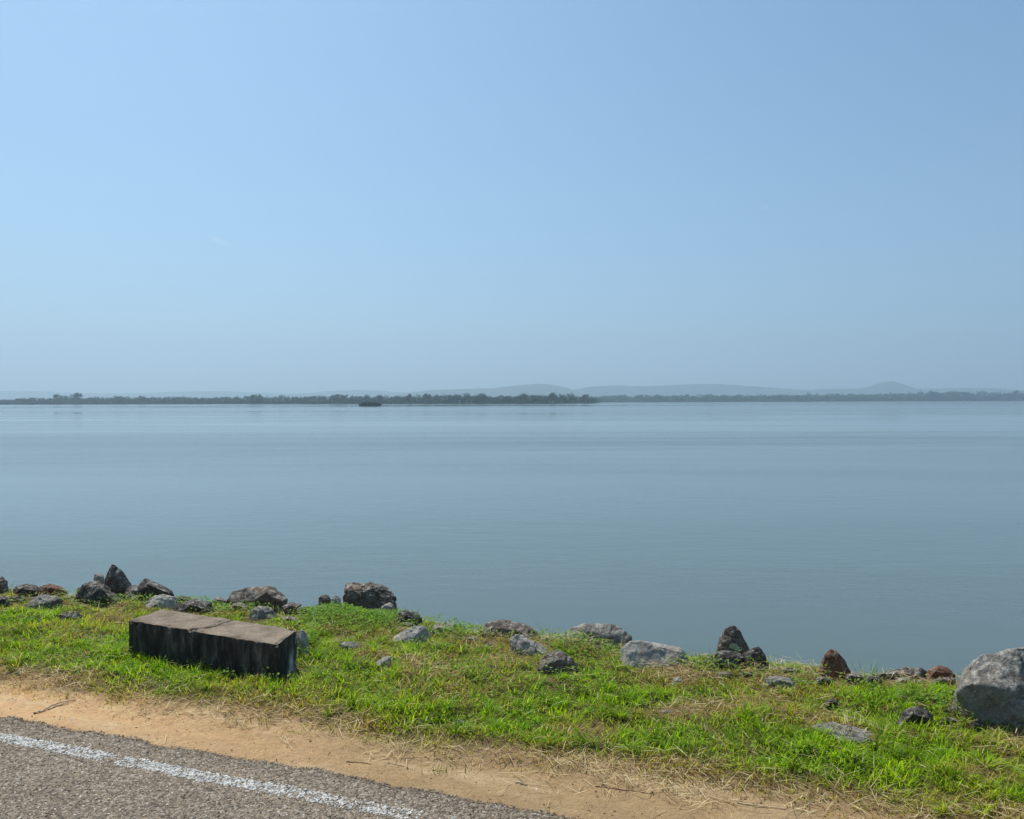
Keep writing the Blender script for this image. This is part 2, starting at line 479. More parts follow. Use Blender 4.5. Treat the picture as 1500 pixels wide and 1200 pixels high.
# ------------------------------------------------------------------ far shore, hills
HCAM = CAM_H - WATER_Z
SHORE = [(-800, 1330), (-260, 1260), (0, 1240), (280, 1240), (400, 1150), (520, 1090), (600, 1030), (700, 1000), (800, 1000), (846, 1060), (868, 1110),
         (880, 1900), (1000, 1960), (1200, 2100), (1500, 2300), (1800, 2400), (2300, 2500)]
def shore_d(px): return float(np.interp(px, [a for a, b in SHORE], [b for a, b in SHORE]))
t = NT('far_shore_land')
v = t.coord()
t.bsdf(t.ramp(t.noise(v, 0.02, 5), [(0.3, (0.02, 0.035, 0.015)), (0.7, (0.05, 0.055, 0.03))]), 0.95)
Vs = []
pxs = np.concatenate([np.arange(-800, 860, 20), [868, 880], np.arange(900, 2301, 20)])
for q in pxs:
    d = shore_d(q) * (1 + 0.006 * math.sin(q * .11) + 0.004 * math.sin(q * .37))
    sx = (q - 750) / FPX
    for dd, z in ((0, WATER_Z - 0.3), (4, WATER_Z + 0.12), (40, WATER_Z + 0.4), (10800 - d, WATER_Z + 0.6)):
        yv = d + dd; Vs.append((sx * yv, yv, z))
k = len(pxs)
idx = np.arange(k * 4).reshape(k, 4)
Q = np.stack([idx[:-1, :-1], idx[1:, :-1], idx[1:, 1:], idx[:-1, 1:]], -1).reshape(-1, 4)
far = np_mesh('far_shore', Vs, Q, np.full(len(Q), 4), t.m); tag(far, kind='structure')

def horizon_y(px):
    d = ray(px, 600); # pixel row where the view is level
    return 600 - FPX * math.tan(math.radians(0.60)) * -1 * -1 + (px - 750) * -math.tan(R(0.153))
t = NT('hill_forest')
v = t.coord()
t.bsdf(t.ramp(t.noise(v, 0.012, 6, 0.65), [(0.3, (0.012, 0.042, 0.036)), (0.7, (0.035, 0.07, 0.055))]), 0.95); M_HILL = t.m
def hills(name, prof, d, depth, seed):
    xs_ = np.arange(prof[0][0], prof[-1][0] + 1, 4.0)
    tops = np.interp(xs_, [a for a, b in prof], [b for a, b in prof])
    ker = np.array([1, 3, 5, 3, 1]) / 13.0
    tops = np.convolve(np.pad(tops, 2, mode='edge'), ker, 'valid')
    tops = tops + (fbm(xs_ * 0.12, xs_ * 0 + seed, seed, 3) - 0.5) * 1.1
    V = []; nr = 17
    for q, ty in zip(xs_, tops):
        top = at_depth(q, ty, d).z
        for r_ in range(nr):
            s = (r_ / (nr - 1)) * 2 - 1
            yv = d + s * depth
            pr = (1 - abs(s) ** 1.6)
            nz = 0.72 + 0.56 * float(fbm(np.array(q * .05 + 3), np.array(s * 3.0 + seed), seed + 3)) if 0.05 < abs(s) else 1.0
            zz_ = WATER_Z + 0.5 + max(top - WATER_Z, 4) * pr * min(nz, 1.0)
            V.append(((q - 750) / FPX * d, yv, zz_))
    k = len(xs_); idx = np.arange(k * nr).reshape(k, nr)
    Q = np.stack([idx[:-1, :-1], idx[1:, :-1], idx[1:, 1:], idx[:-1, 1:]], -1).reshape(-1, 4)
    o = np_mesh(name, V, Q, np.full(len(Q), 4), M_HILL, smooth=True); tag(o, kind='structure')
hills('hills', [(-700, 580), (-500, 573), (-300, 575), (-80, 574), (0, 572.5), (60, 573), (110, 576), (200, 576.5), (260, 574), (320, 573), (380, 575.5), (440, 577), (480, 573), (520, 571.5), (560, 572.5), (600, 575.5), (660, 578)], 7000, 520, 3)
hills('hills', [(560, 582), (600, 575), (640, 571), (680, 570), (720, 569), (755, 565), (785, 562.5), (805, 562.8), (822, 566), (842, 572), (870, 580)], 5600, 420, 5)
hills('hills', [(800, 580), (842, 570.5), (870, 566), (900, 564.5), (935, 566), (980, 564.5), (1020, 562.8), (1060, 563), (1100, 566), (1150, 569.5), (1175, 571), (1230, 575), (1290, 580)], 5900, 440, 7)
hills('hills', [(1150, 580), (1200, 569.5), (1260, 569.8), (1280, 564.5), (1297, 559), (1308, 558.5), (1322, 563.5), (1338, 569.5), (1370, 570), (1400, 569), (1450, 568.8), (1480, 571), (1540, 573), (1640, 570), (1800, 568), (2000, 572), (2200, 579)], 6000, 390, 9)

# ------------------------------------------------------------------ foliage helpers
def leaf_cloud(blobs, n, size, rg, cols):
    """blobs: (cx,cy,cz,rx,ry,rz). Returns verts, quads, colours of n leaf clumps spread through the blobs"""
    B = np.array(blobs, float)
    vol = (B[:, 3] * B[:, 4] * B[:, 5]) ** 0.8; vol /= vol.sum()
    bi = rg.choice(len(B), n, p=vol)
    dirv = rg.normal(size=(n, 3)); dirv /= np.linalg.norm(dirv, axis=1)[:, None]
    r = rg.random(n) ** 0.30 * rg.uniform(0.85, 1.12, n)
    C = B[bi, :3] + dirv * r[:, None] * B[bi, 3:]
    nrm = dirv + rg.normal(0, .55, (n, 3)) + np.array([0, 0, .35]); nrm /= np.linalg.norm(nrm, axis=1)[:, None]
    tmp = rg.normal(size=(n, 3)); ta = np.cross(nrm, tmp); ta /= np.linalg.norm(ta, axis=1)[:, None]; tb = np.cross(nrm, ta)
    s = rg.uniform(.55, 1.2, n)[:, None] * size
    V = np.stack([C - ta * s, C + tb * s * .7 + nrm * s * .2, C + ta * s, C - tb * s * .7 + nrm * s * .15], 1)
    pal = np.array(cols)
    tone = pal[(rg.integers(0, len(pal), len(B)))][bi] * 0.5 + pal[rg.integers(0, len(pal), n)] * 0.5
    tone = tone * rg.uniform(.75, 1.25, n)[:, None]
    return V.reshape(-1, 3), np.arange(n * 4).reshape(n, 4), np.repeat(tone, 4, 0)

HAZE_GREENS = [(0.006, 0.060, 0.052), (0.009, 0.075, 0.060), (0.016, 0.090, 0.062), (0.006, 0.064, 0.064), (0.020, 0.092, 0.066)]  # this and the dark palette lean blue: distance haze painted into leaves
HAZE_DARKS = [(0.006, 0.036, 0.028), (0.008, 0.046, 0.034), (0.006, 0.040, 0.036)]
PALES = [(0.06, 0.095, 0.07), (0.05, 0.09, 0.065), (0.07, 0.10, 0.08)]

def crown_blobs(rg, wdt, hgt, kind):
    """crown centred on x=y=0, base z=0, width wdt, top at hgt"""
    b = []
    if kind == 'dome':
        for i in range(9):
            a_ = rg.uniform(0, 6.28); rr = rg.uniform(0, .33) * wdt
            zc = hgt * (.62 - .55 * (rr / wdt)); b.append((rr * math.cos(a_), rr * math.sin(a_), zc, wdt * .2, wdt * .2, hgt * .30))
        b.append((0, 0, hgt * .55, wdt * .33, wdt * .33, hgt * .43))
    elif kind == 'flat':
        for i in range(9):
            a_ = rg.uniform(0, 6.28); rr = rg.uniform(.05, .36) * wdt
            b.append((rr * math.cos(a_), rr * math.sin(a_), hgt * rg.uniform(.66, .84), wdt * .17, wdt * .17, hgt * .15))
        b.append((0, 0, hgt * .55, wdt * .28, wdt * .28, hgt * .25))
    elif kind == 'loose':
        for i in range(11):
            a_ = rg.uniform(0, 6.28); rr = rg.uniform(.0, .4) * wdt
            b.append((rr * math.cos(a_), rr * math.sin(a_), hgt * rg.uniform(.4, .9), wdt * rg.uniform(.09, .16), wdt * .13, hgt * .12))
    else:
        for i in range(10):
            a_ = rg.uniform(0, 6.28); rr = rg.uniform(.05, .36) * wdt
            b.append((rr * math.cos(a_), rr * math.sin(a_), hgt * rg.uniform(.35, .80), wdt * rg.uniform(.17, .25), wdt * .2, hgt * rg.uniform(.16, .24)))
    return b

def tube(pts, rad, seg=7):
    V = []; F = []
    for i, p in enumerate(pts):
        p = Vector(p); d = (Vector(pts[min(i + 1, len(pts) - 1)]) - Vector(pts[max(i - 1, 0)])).normalized()
        s_ = d.cross(Vector((0.3, .9, .2))).normalized(); t_ = d.cross(s_)
        for k in range(seg):
            an = 2 * math.pi * k / seg
            V.append(p + (s_ * math.cos(an) + t_ * math.sin(an)) * rad[i])
    for i in range(len(pts) - 1):
        for k in range(seg):
            F.append((i * seg + k, i * seg + (k + 1) % seg, (i + 1) * seg + (k + 1) % seg, (i + 1) * seg + k))
    V.append(Vector(pts[-1])); e = len(V) - 1
    T = [((len(pts) - 1) * seg + k, (len(pts) - 1) * seg + (k + 1) % seg, e) for k in range(seg)]
    return V, F + T

def join(parts):
    V = []; F = []
    for v_, f_ in parts:
        o = len(V); V += [tuple(q) for q in v_]; F += [tuple(i + o for i in f) for f in f_]
    return V, F

def py_mesh(name, V, F, mat, smooth=True):
    return np_mesh(name, np.array([tuple(q) for q in V]), [i for f in F for i in f], [len(f) for f in F], mat, smooth=smooth)

# wooded belt on the far shore: one mass nobody could count
TOPS = [(-260, 585), (0, 586), (30, 584.5), (60, 584), (95, 582), (130, 583.5), (170, 582), (210, 582), (280, 581.5), (300, 583), (340, 581), (400, 581.5), (450, 581),
        (490, 579), (530, 581), (575, 580.5), (600, 579.5), (640, 579.5), (680, 579), (730, 581), (765, 580), (810, 579), (850, 580), (866, 582), (880, 580.5),
        (940, 579.5), (1000, 579.5), (1040, 578.5), (1090, 579), (1150, 579), (1200, 577.5), (1260, 576.5), (1300, 576.5), (1350, 575.5), (1420, 574.8), (1480, 574), (1500, 574), (1800, 572)]
rg = np.random.default_rng(5)
VV, QQ, CC = [], [], []; off = 0
for row, (fr, db) in enumerate(((0.80, 6), (0.98, 45), (1.08, 110))):
    q = -790.0
    while q < 2290:
        d = shore_d(q) + db + rg.uniform(0, 25)
        wpx = rg.uniform(7, 17); wd = wpx * d / FPX
        top = float(np.interp(q, [a for a, b in TOPS], [b for a, b in TOPS]))
        zt = at_depth(q, top + rg.uniform(-1.4, 1.6), d).z
        hh = max((zt - WATER_Z - 0.2) * 1.10 * fr * rg.uniform(.86, 1.06), 3)
        bl = crown_blobs(rg, wd * 1.2, hh, rg.choice(['round', 'dome', 'round', 'flat']))
        bl += [(rg.uniform(-.4, .4) * wd, rg.uniform(-.3, .3) * wd, hh * .2, wd * .35, wd * .3, hh * .24) for _ in range(5)]
        x0 = (q - 750) / FPX * d
        bl = [(a + x0, b_ + d, c_ + WATER_Z + 0.2, *rest) for a, b_, c_, *rest in bl]
        V, F, Cl = leaf_cloud(bl, 210, 0.085 * wd, rg, HAZE_GREENS if rg.random() < .75 else HAZE_DARKS)
        VV.append(V); QQ.append(F + off); CC.append(Cl); off += len(V)
        q += wpx * rg.uniform(.45, .75)
V = np.concatenate(VV); Q = np.concatenate(QQ); Cl = np.concatenate(CC)
wood = np_mesh('woodland', V, Q, np.full(len(Q), 4), M_FOLIAGE, Cl)
tag(wood, 'hazy blue green belt of woodland along the far shore of the lake', 'woodland', kind='stuff')

def far_tree(px, top, wpx, kind, label, pal=HAZE_GREENS, back=2, name='broadleaf_tree'):
    rg = np.random.default_rng(int(px * 7 + top))
    d = shore_d(px) + back
    zt = at_depth(px, top - 1.3, d).z; z0 = WATER_Z + 0.2
    h = zt - z0; wd = wpx * d / FPX
    root = empty(name, ((px - 750) / FPX * d, d, z0))
    tag(root, label, 'tree', 'trees standing out along the far shore')
    bl = crown_blobs(rg, wd, h, kind)
    V, F, Cl = leaf_cloud(bl, 420, 0.055 * wd, rg, pal)
    c = np_mesh('crown', V, F, np.full(len(F), 4), M_FOLIAGE, Cl); c.parent = root
    tw = h * .03
    parts = [tube([(0, 0, -.5), (h * .01, 0, h * .3), (-h * .01, h * .02, h * .6)], [tw * 1.4, tw, tw * .5])]
    for s_ in (-1, 1): parts.append(tube([(0, 0, h * .28), (s_ * wd * .15, wd * .04, h * .48), (s_ * wd * .25, 0, h * .66)], [tw * .7, tw * .45, tw * .2]))
    V, F = join(parts)
    tr = py_mesh('trunk', V, F, M_BARK); tr.parent = root
far_tree(45, 582.5, 11, 'round', 'small rounded tree just left of both tall flat topped trees on the far shore')
far_tree(83, 578, 15, 'flat', 'left one of the two tall flat topped trees on the far shore')
far_tree(112, 576, 20, 'flat', 'right and taller of the two tall flat topped trees on the far shore')
far_tree(172, 580.5, 14, 'round', 'low twin crowned tree in the far belt right of two tall flat topped trees')
far_tree(207, 580.5, 13, 'round', 'small dark round tree midway between the flat topped trees and the broad domed tree', HAZE_DARKS)
far_tree(375, 577.5, 32, 'dome', 'broad domed tree on the far shore well left of the bushy islet')
far_tree(495, 576.5, 27, 'round', 'wide lumpy tree rising above the far shore just left of the bushy islet')
far_tree(537, 578, 15, 'round', 'round tree on the far shore directly behind the bushy islet')
far_tree(556, 578, 14, 'dome', 'dark domed tree on the far shore behind the right end of the bushy islet', HAZE_DARKS)
far_tree(598, 577.5, 17, 'round', 'dark round tree on the far shore just right of the bushy islet', HAZE_DARKS)
far_tree(624, 575.5, 17, 'loose', 'pale thin crowned tree standing up on the left of the wooded headland', PALES)
far_tree(640, 577, 9, 'round', 'small narrow tree beside the pale thin crowned one on the wooded headland')
far_tree(668, 574.5, 20, 'round', 'darkest and tallest rounded tree on the wooded headland', HAZE_DARKS)
far_tree(685, 576, 15, 'dome', 'domed green tree just right of the tallest tree on the wooded headland')
far_tree(705, 576, 25, 'dome', 'broad flattish domed tree in the middle of the wooded headland')
far_tree(766, 576.5, 18, 'round', 'rounded tree right of the gap in the middle of the wooded headland', HAZE_DARKS)
far_tree(784, 579, 20, 'round', 'low leafy green tree near the water on the right half of the headland')
far_tree(808, 575, 22, 'round', 'big lumpy tree forming the left of the last cluster on the wooded headland', HAZE_DARKS)
far_tree(823, 576.5, 13, 'round', 'middle tree of the last cluster on the wooded headland')
far_tree(840, 575.5, 11, 'round', 'narrow upright tree near the right tip of the wooded headland', HAZE_DARKS)
far_tree(858, 577.5, 16, 'loose', 'pale low tree at the right tip of the wooded headland', PALES)
far_tree(915, 578.5, 12, 'dome', 'first small domed tree on the distant shore right of the headland tip')
far_tree(940, 578.5, 11, 'round', 'second small round tree on the distant shore right of the headland tip')
far_tree(964, 578, 18, 'dome', 'wider domed tree third along the distant shore right of the headland tip')
far_tree(1366, 571.5, 26, 'dome', 'large solitary domed tree rising above the far shore below the pointed hill')
far_tree(1414, 574.5, 15, 'flat', 'flat crowned tree on the far shore right of the large solitary domed tree')
far_tree(1489, 571.5, 13, 'loose', 'tall open crowned tree at the far right end of the far shore')

# bushy islet in the lake
rg = np.random.default_rng(91)
ID = 560.0
ic = at_depth(542, 594, ID)
isl = empty('bushy_islet', (ic.x, ID, WATER_Z))
tag(isl, 'low dark green bushy islet standing alone in the lake before the far shore', 'islet')
wd = 31 * ID / FPX
bl = [(wd * s_, rg.uniform(-2, 2), h_ * .48, wd * .13, 2.6, h_ * .52) for s_, h_ in ((-.40, 2.0), (-.30, 2.9), (-.18, 3.3), (-.06, 3.0), (.06, 3.1), (.17, 3.2), (.29, 2.8), (.40, 1.9))]
V, F, Cl = leaf_cloud(bl, 2600, 0.34, rg, HAZE_DARKS)
V[:, 2] = np.maximum(V[:, 2], 0.05)
o = np_mesh('foliage', V, F, np.full(len(F), 4), M_FOLIAGE, Cl); o.parent = isl
k = 40; V = [(wd * .52 * math.cos(6.283 * i / k) * s_, 3.4 * math.sin(6.283 * i / k) * s_, z) for s_, z in ((1, -.3), (.96, .12), (.6, .3)) for i in range(k)] + [(0, 0, .35)]
F = [(r_ * k + i, r_ * k + (i + 1) % k, (r_ + 1) * k + (i + 1) % k, (r_ + 1) * k + i) for r_ in range(2) for i in range(k)] + [(2 * k + i, 2 * k + (i + 1) % k, 3 * k) for i in range(k)]
o = py_mesh('bank', V, F, far.data.materials[0]); o.parent = isl

# ------------------------------------------------------------------ rocks
FOOT = []       # footprints, so that grass leaves the stones bare
def refine(V, T, lim):
    """split every edge longer than lim at its middle until none is left"""
    for _ in range(9):
        mid = {}; out = []; hit = False
        def m(a, b):
            k = (a, b) if a < b else (b, a)
            if k not in mid:
                if (V[a] - V[b]).length > lim: V.append((V[a] + V[b]) * .5); mid[k] = len(V) - 1
                else: mid[k] = -1
            return mid[k]
        for a, b, c in T:
            x_, y_, z_ = m(a, b), m(b, c), m(c, a)
            k = (x_ >= 0) + (y_ >= 0) + (z_ >= 0)
            if k: hit = True
            if k == 0: out.append((a, b, c))
            elif k == 3: out += [(a, x_, z_), (x_, b, y_), (z_, y_, c), (x_, y_, z_)]
            else:
                while (k == 1 and x_ < 0) or (k == 2 and z_ >= 0):
                    a, b, c = b, c, a; x_, y_, z_ = y_, z_, x_
                if k == 1: out += [(a, x_, c), (x_, b, c)]
                else: out += [(x_, b, y_), (a, x_, y_), (a, y_, c)]
        T = out
        if not hit: break
    return V, T

CP = Vector((0, 0, CAM_H))
def rock(outline, base, label, mat='grey', thick=0.75, front=None, d=None, amp=0.040, name='rock', tilt=0.0, cover=0.70, group='stones along the lake bank', ridge=0.36, sink=0.12):
    """outline: silhouette in photo pixels; base: pixel row where the front foot meets the ground"""
    xs_ = [p[0] for p in outline]; ys_ = [p[1] for p in outline]
    mx = 0.5 * (min(xs_) + max(xs_))
    g0 = on_ground(mx, base).y
    wm = (max(xs_) - min(xs_)) * g0 / FPX
    th = thick * wm
    if d is None: d = g0 + 0.42 * th
    seed = int(mx * 13 + base * 7)
    rr = random.Random(seed)
    P = []
    for a, b in outline: P.append(at_depth(a, b, d + rr.uniform(-.06, .06) * th))
    c = sum(P, Vector()) / len(P)
    zmin = min(p.z for p in P); zmax = max(p.z for p in P)
    H = []
    for p in P:
        H.append(p)
        q = c + (p - c) * 0.80; yb = d + th * 0.5 * rr.uniform(.75, 1.1)
        q = CP + (q - CP) * (yb / q.y); H.append(q)
        if p.z < zmin + 0.45 * (zmax - zmin):
            H.append(Vector((p.x, p.y, min(p.z, gz(p.x, p.y)) - sink)))
            H.append(Vector((q.x, q.y, min(q.z, gz(q.x, q.y)) - sink)))
    if front is None:
        lo, hi = min(xs_), max(xs_); hh = max(ys_) - min(ys_); top = min(ys_)
        front = [(lo + .12 * (hi - lo), base - .02 * hh, .36), (hi - .14 * (hi - lo), base - .02 * hh, .36),
                 (lo + rr.uniform(.3, .5) * (hi - lo), top + ridge * hh, .42), (hi - rr.uniform(.15, .3) * (hi - lo), top + (ridge + .16) * hh, .38)]
    for a, b, f in front:
        q = at_depth(a, b, d - f * th); H.append(q)
        if b > max(ys_) - 0.35 * (max(ys_) - min(ys_)): H.append(Vector((q.x, q.y, min(q.z, gz(q.x, q.y)) - sink)))
    bm = bmesh.new()
    for q in H: bm.verts.new(q)
    res = bmesh.ops.convex_hull(bm, input=bm.verts[:])
    junk = [e for e in res['geom_interior'] if isinstance(e, bmesh.types.BMVert)] + [e for e in res['geom_unused'] if isinstance(e, bmesh.types.BMVert)]
    if junk: bmesh.ops.delete(bm, geom=list(set(junk)), context='VERTS')
    ctr = sum((v_.co for v_ in bm.verts), Vector()) / len(bm.verts)
    for k in range(6):                        # knock flat facets off the corners
        nv = Vector((rr.gauss(0, 1), rr.gauss(0, 1) - .5, rr.gauss(0, .8) + .35)).normalized()
        hi_ = max((v_.co - ctr).dot(nv) for v_ in bm.verts)
        r_ = bmesh.ops.bisect_plane(bm, geom=bm.verts[:] + bm.edges[:] + bm.faces[:], plane_co=ctr + nv * hi_ * rr.uniform(.945, .985), plane_no=nv, clear_outer=True)
        ce_ = [e for e in r_['geom_cut'] if isinstance(e, bmesh.types.BMEdge)]
        if len(ce_) > 2: bmesh.ops.contextual_create(bm, geom=ce_)
    bmesh.ops.triangulate(bm, faces=bm.faces[:])
    bm.verts.ensure_lookup_table(); bm.verts.index_update()
    RV, RT = refine([v_.co.copy() for v_ in bm.verts], [tuple(v_.index for v_ in f.verts) for f in bm.faces], max(wm / 42, 0.005) * 1.5)
    bm.free(); bm = bmesh.new(); bv = [bm.verts.new(q) for q in RV]
    for f in RT: bm.faces.new([bv[k] for k in f])
    for _k in range(1): bmesh.ops.smooth_vert(bm, verts=bm.verts[:], factor=0.35, use_axis_x=True, use_axis_y=True, use_axis_z=True)
    bm.normal_update()
    so = Vector((rr.uniform(0, 99), rr.uniform(0, 99), rr.uniform(0, 99)))
    sc = 1.0 / max(wm, 0.05)
    new = {}
    for v_ in bm.verts:
        p = v_.co * sc + so
        wv = mnoise.noise_vector(p * 2.0) * .22
        fac = 0.0
        for fs, fa in ((2.3, .75), (5.5, .45), (13.0, .20)):
            pp = (p + wv) * fs
            vd, vp = mnoise.voronoi(pp)
            cv = mnoise.cell_vector(vp[0] * 53.7)
            fac += fa * (0.35 * (mnoise.cell(vp[0] * 91.3) - .5) + 0.75 * (pp - vp[0]).dot(cv * 2 - Vector((1, 1, 1))) - .20 * max(0, .12 - (vd[1] - vd[0])) * 8)
        st = mnoise.noise(Vector((p.x * 1.5, p.y * 1.5, (p.z + .35 * p.x) * 9)))
        fi = mnoise.fractal(p * 9, 0.8, 2.1, 5)
        new[v_] = v_.co + v_.normal * wm * amp * (fac + .25 * st + .38 * fi + .10)
    for v_, q in new.items(): v_.co = q
    bmesh.ops.recalc_face_normals(bm, faces=bm.faces[:])
    org = Vector((c.x, d, gz(c.x, d)))
    for v_ in bm.verts: v_.co -= org
    me = bpy.data.meshes.new(name); bm.to_mesh(me); bm.free()
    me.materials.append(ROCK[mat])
    me.polygons.foreach_set('use_smooth', np.ones(len(me.polygons), bool))
    o = bpy.data.objects.new(name, me); COL.objects.link(o); o.location = org
    tag(o, label, 'rock', group)
    hx = 0.5 * (max(p.x for p in P) - min(p.x for p in P))
    FOOT.append((0.5 * (max(p.x for p in P) + min(p.x for p in P)), d - .06 * th, hx * (cover + .12), th * .56 * cover))
    return o

# left group
rock([(-18, 872), (-16, 852), (-6, 846), (4, 844), (11, 852), (14, 864), (8, 872)], 872, 'tan stone cut off by the left edge of the photo against the water', 'brown', d=7.0)
rock([(14, 872), (22, 859), (36, 856), (52, 856), (62, 864), (60, 874)], 874, 'low mossy green rock between the left edge stone and the brown hump', 'dark', d=7.0, cover=.35)
rock([(50, 872), (58, 859), (72, 854), (86, 857), (99, 867), (100, 874)], 874, 'low rusty brown humped rock with dry grass left of the dark slab cluster', 'red', d=7.05, cover=.6)
rock([(-14, 888), (-10, 874), (6, 872), (17, 878), (20, 888)], 889, 'dark low stone at the left edge in front of the mossy green rock', 'dark', cover=.7)
rock([(36, 889), (47, 877), (60, 870), (78, 872), (92, 878), (90, 890), (60, 893)], 892, 'grey rock with a black front corner sunk in grass left of the big dark slab', 'grey',
     front=[(40, 889, .3), (60, 891, .4), (66, 884, .42), (58, 873, .1)])
rock([(103, 887), (112, 871), (120, 856), (135, 852), (146, 850), (160, 862), (174, 873), (182, 884), (174, 890), (140, 890)], 889, 'big dark wedge shaped slab with a sloping grey left face, front of the left cluster', 'dark', thick=.8,
     front=[(110, 888, .12), (133, 872, .36), (147, 861, .34), (140, 888, .42), (172, 886, .30)], amp=.03)
rock([(152, 866), (153, 849), (158, 836), (163, 826), (171, 829), (179, 835), (186, 846), (193, 857), (190, 868)], 868, 'tallest peaked brown rock of the left cluster with a pale tip', 'brown', d=6.95, thick=.8,
     front=[(160, 846, .28), (172, 842, .22), (166, 864, .4), (188, 864, .25)])
rock([(137, 852), (138, 841), (145, 838), (152, 843), (154, 853)], 853, 'small white topped stone perched left of the tallest peaked brown rock', 'pale', d=6.8, sink=.2)
rock([(179, 877), (184, 862), (198, 857), (212, 860), (222, 868), (222, 878)], 877, 'mottled mossy grey rock between the big dark slab and the black pointed slab', 'grey', cover=.75)
rock([(196, 868), (204, 855), (212, 846), (224, 851), (238, 859), (252, 865), (256, 871), (240, 874)], 873, 'black pointed slab lying at the water edge above the left end of the concrete block', 'dark', d=6.85, thick=.6,
     front=[(206, 866, .3), (216, 856, .36), (246, 869, .3)], amp=.025)
rock([(83, 911), (88, 899), (100, 896), (114, 896), (122, 903), (121, 914), (96, 917)], 915, 'small black stone alone in the green grass left of the concrete block', 'dark', amp=.07)
rock([(209, 896), (213, 883), (226, 872), (240, 870), (258, 874), (262, 888), (240, 899)], 897, 'pale topped rock with dark left face just behind the left end of the concrete block', 'pale',
     front=[(214, 895, .35), (230, 884, .42), (236, 897, .42), (258, 893, .3)])
rock([(248, 897), (258, 884), (276, 879), (294, 878), (309, 882), (316, 896), (300, 902)], 901, 'dark mossy rock half covered by grass behind the middle of the concrete block', 'dark', cover=.55)
rock([(331, 878), (336, 868), (352, 863), (372, 861), (392, 857), (402, 860), (413, 869), (422, 877), (421, 884), (360, 886)], 884, 'long brown rock with pale patch on top, alone at the water behind the concrete block', 'brown', thick=.6, d=6.75,
     front=[(340, 882, .3), (390, 868, .34), (372, 880, .44), (414, 881, .3)], amp=.03)
rock([(364, 910), (367, 894), (378, 887), (394, 890), (404, 898), (412, 910)], 911, 'grey brown rock showing just above the right half of the concrete block', 'grey', cover=.85,
     front=[(370, 908, .3), (384, 893, .2), (400, 909, .4)])
rock([(406, 913), (412, 904), (426, 902), (440, 906), (442, 914)], 914, 'flat brown stone right of the grey brown rock behind the concrete block', 'brown', cover=.7)
# middle group
rock([(466, 887), (467, 874), (473, 870), (482, 872), (486, 884), (482, 889)], 888, 'small upright brown stone left of the big craggy rock', 'brown', d=6.5)
rock([(483, 888), (485, 877), (491, 872), (498, 875), (501, 887)], 888, 'small white flecked stone squeezed against the left side of the big craggy rock', 'pale', d=6.45)
rock([(498, 890), (500, 874), (506, 856), (518, 853), (534, 854), (546, 852), (560, 858), (572, 867), (581, 880), (586, 892), (560, 898), (520, 897)], 896, 'big craggy dark brown rock, tallest in the middle of the bank', 'brown', thick=.75, amp=.06,
     front=[(508, 864, .28), (530, 866, .36), (548, 860, .26), (512, 893, .38), (540, 894, .45), (574, 888, .3)])
rock([(552, 895), (562, 885), (572, 882), (578, 890), (574, 897)], 897, 'pale pointed chip lying at the right foot of the big craggy rock', 'pale')
rock([(576, 912), (584, 896), (598, 893), (612, 896), (619, 905), (620, 916), (600, 918)], 917, 'dark brown rock stepping down to the water right of the big craggy rock', 'dark', d=6.0, cover=.8)
rock([(433, 962), (435, 928), (442, 921), (450, 928), (453, 958), (446, 966)], 964, 'pale grey stone standing behind the right end of the concrete block', 'pale', thick=1.2)
rock([(495, 956), (497, 943), (508, 939), (522, 941), (532, 944), (532, 957), (512, 960)], 959, 'small blocky grey stone in the grass between the concrete block and the pale slanted rock', 'grey')
rock([(568, 942), (580, 930), (598, 920), (612, 915), (624, 918), (632, 930), (634, 943), (618, 948), (590, 945)], 946, 'pale slanted rock with a dark right end below the dark brown stepping rock', 'pale', thick=.65,
     front=[(580, 940, .3), (604, 938, .38), (612, 928, .32), (614, 944, .42), (630, 941, .2)])
rock([(622, 928), (636, 916), (652, 911), (666, 913), (674, 924), (676, 934)], 934, 'mossy pale topped rock covered by grass right of the pale slanted rock', 'grey', d=5.8, cover=.6)
rock([(546, 978), (552, 968), (562, 962), (574, 961), (578, 970), (572, 980), (556, 983)], 981, 'small pale stone in dry grass below the pale slanted rock', 'pale', cover=.7)
rock([(702, 934), (704, 921), (714, 913), (728, 907), (746, 908), (768, 913), (784, 922), (793, 932), (790, 940), (740, 942)], 941, 'rounded rock with dark left side and pale crest, left of the straw covered rock', 'brown', thick=.65,
     front=[(710, 932, .3), (728, 920, .3), (760, 925, .36), (776, 937, .38), (716, 940, .36)], d=5.7)
rock([(746, 945), (748, 934), (756, 929), (770, 933), (788, 942), (804, 950), (812, 956), (806, 964), (770, 962)], 964, 'pale grey sloping rock just below the rounded dark sided rock', 'pale', thick=.7,
     front=[(756, 952, .3), (776, 956, .4), (800, 962, .36), (770, 940, .2)], cover=.75)
rock([(783, 982), (790, 968), (800, 957), (812, 951), (826, 955), (840, 965), (848, 976), (850, 987), (830, 993), (800, 989)], 990, 'rusty brown rock with a pale right edge, lowest of the pale sloping pair', 'brown', thick=.7,
     front=[(792, 982, .35), (812, 966, .30), (826, 970, .38), (822, 988, .44), (844, 984, .2)])
rock([(820, 945), (830, 926), (842, 916), (856, 913), (870, 918), (884, 914), (898, 913), (914, 920), (926, 932), (924, 948), (870, 952)], 950, 'broad dark rock draped in dry straw at the water edge', 'grey', thick=.6, d=5.58, cover=.6,
     front=[(836, 940, .3), (850, 922, .2), (890, 930, .3), (880, 946, .4), (916, 942, .3)])
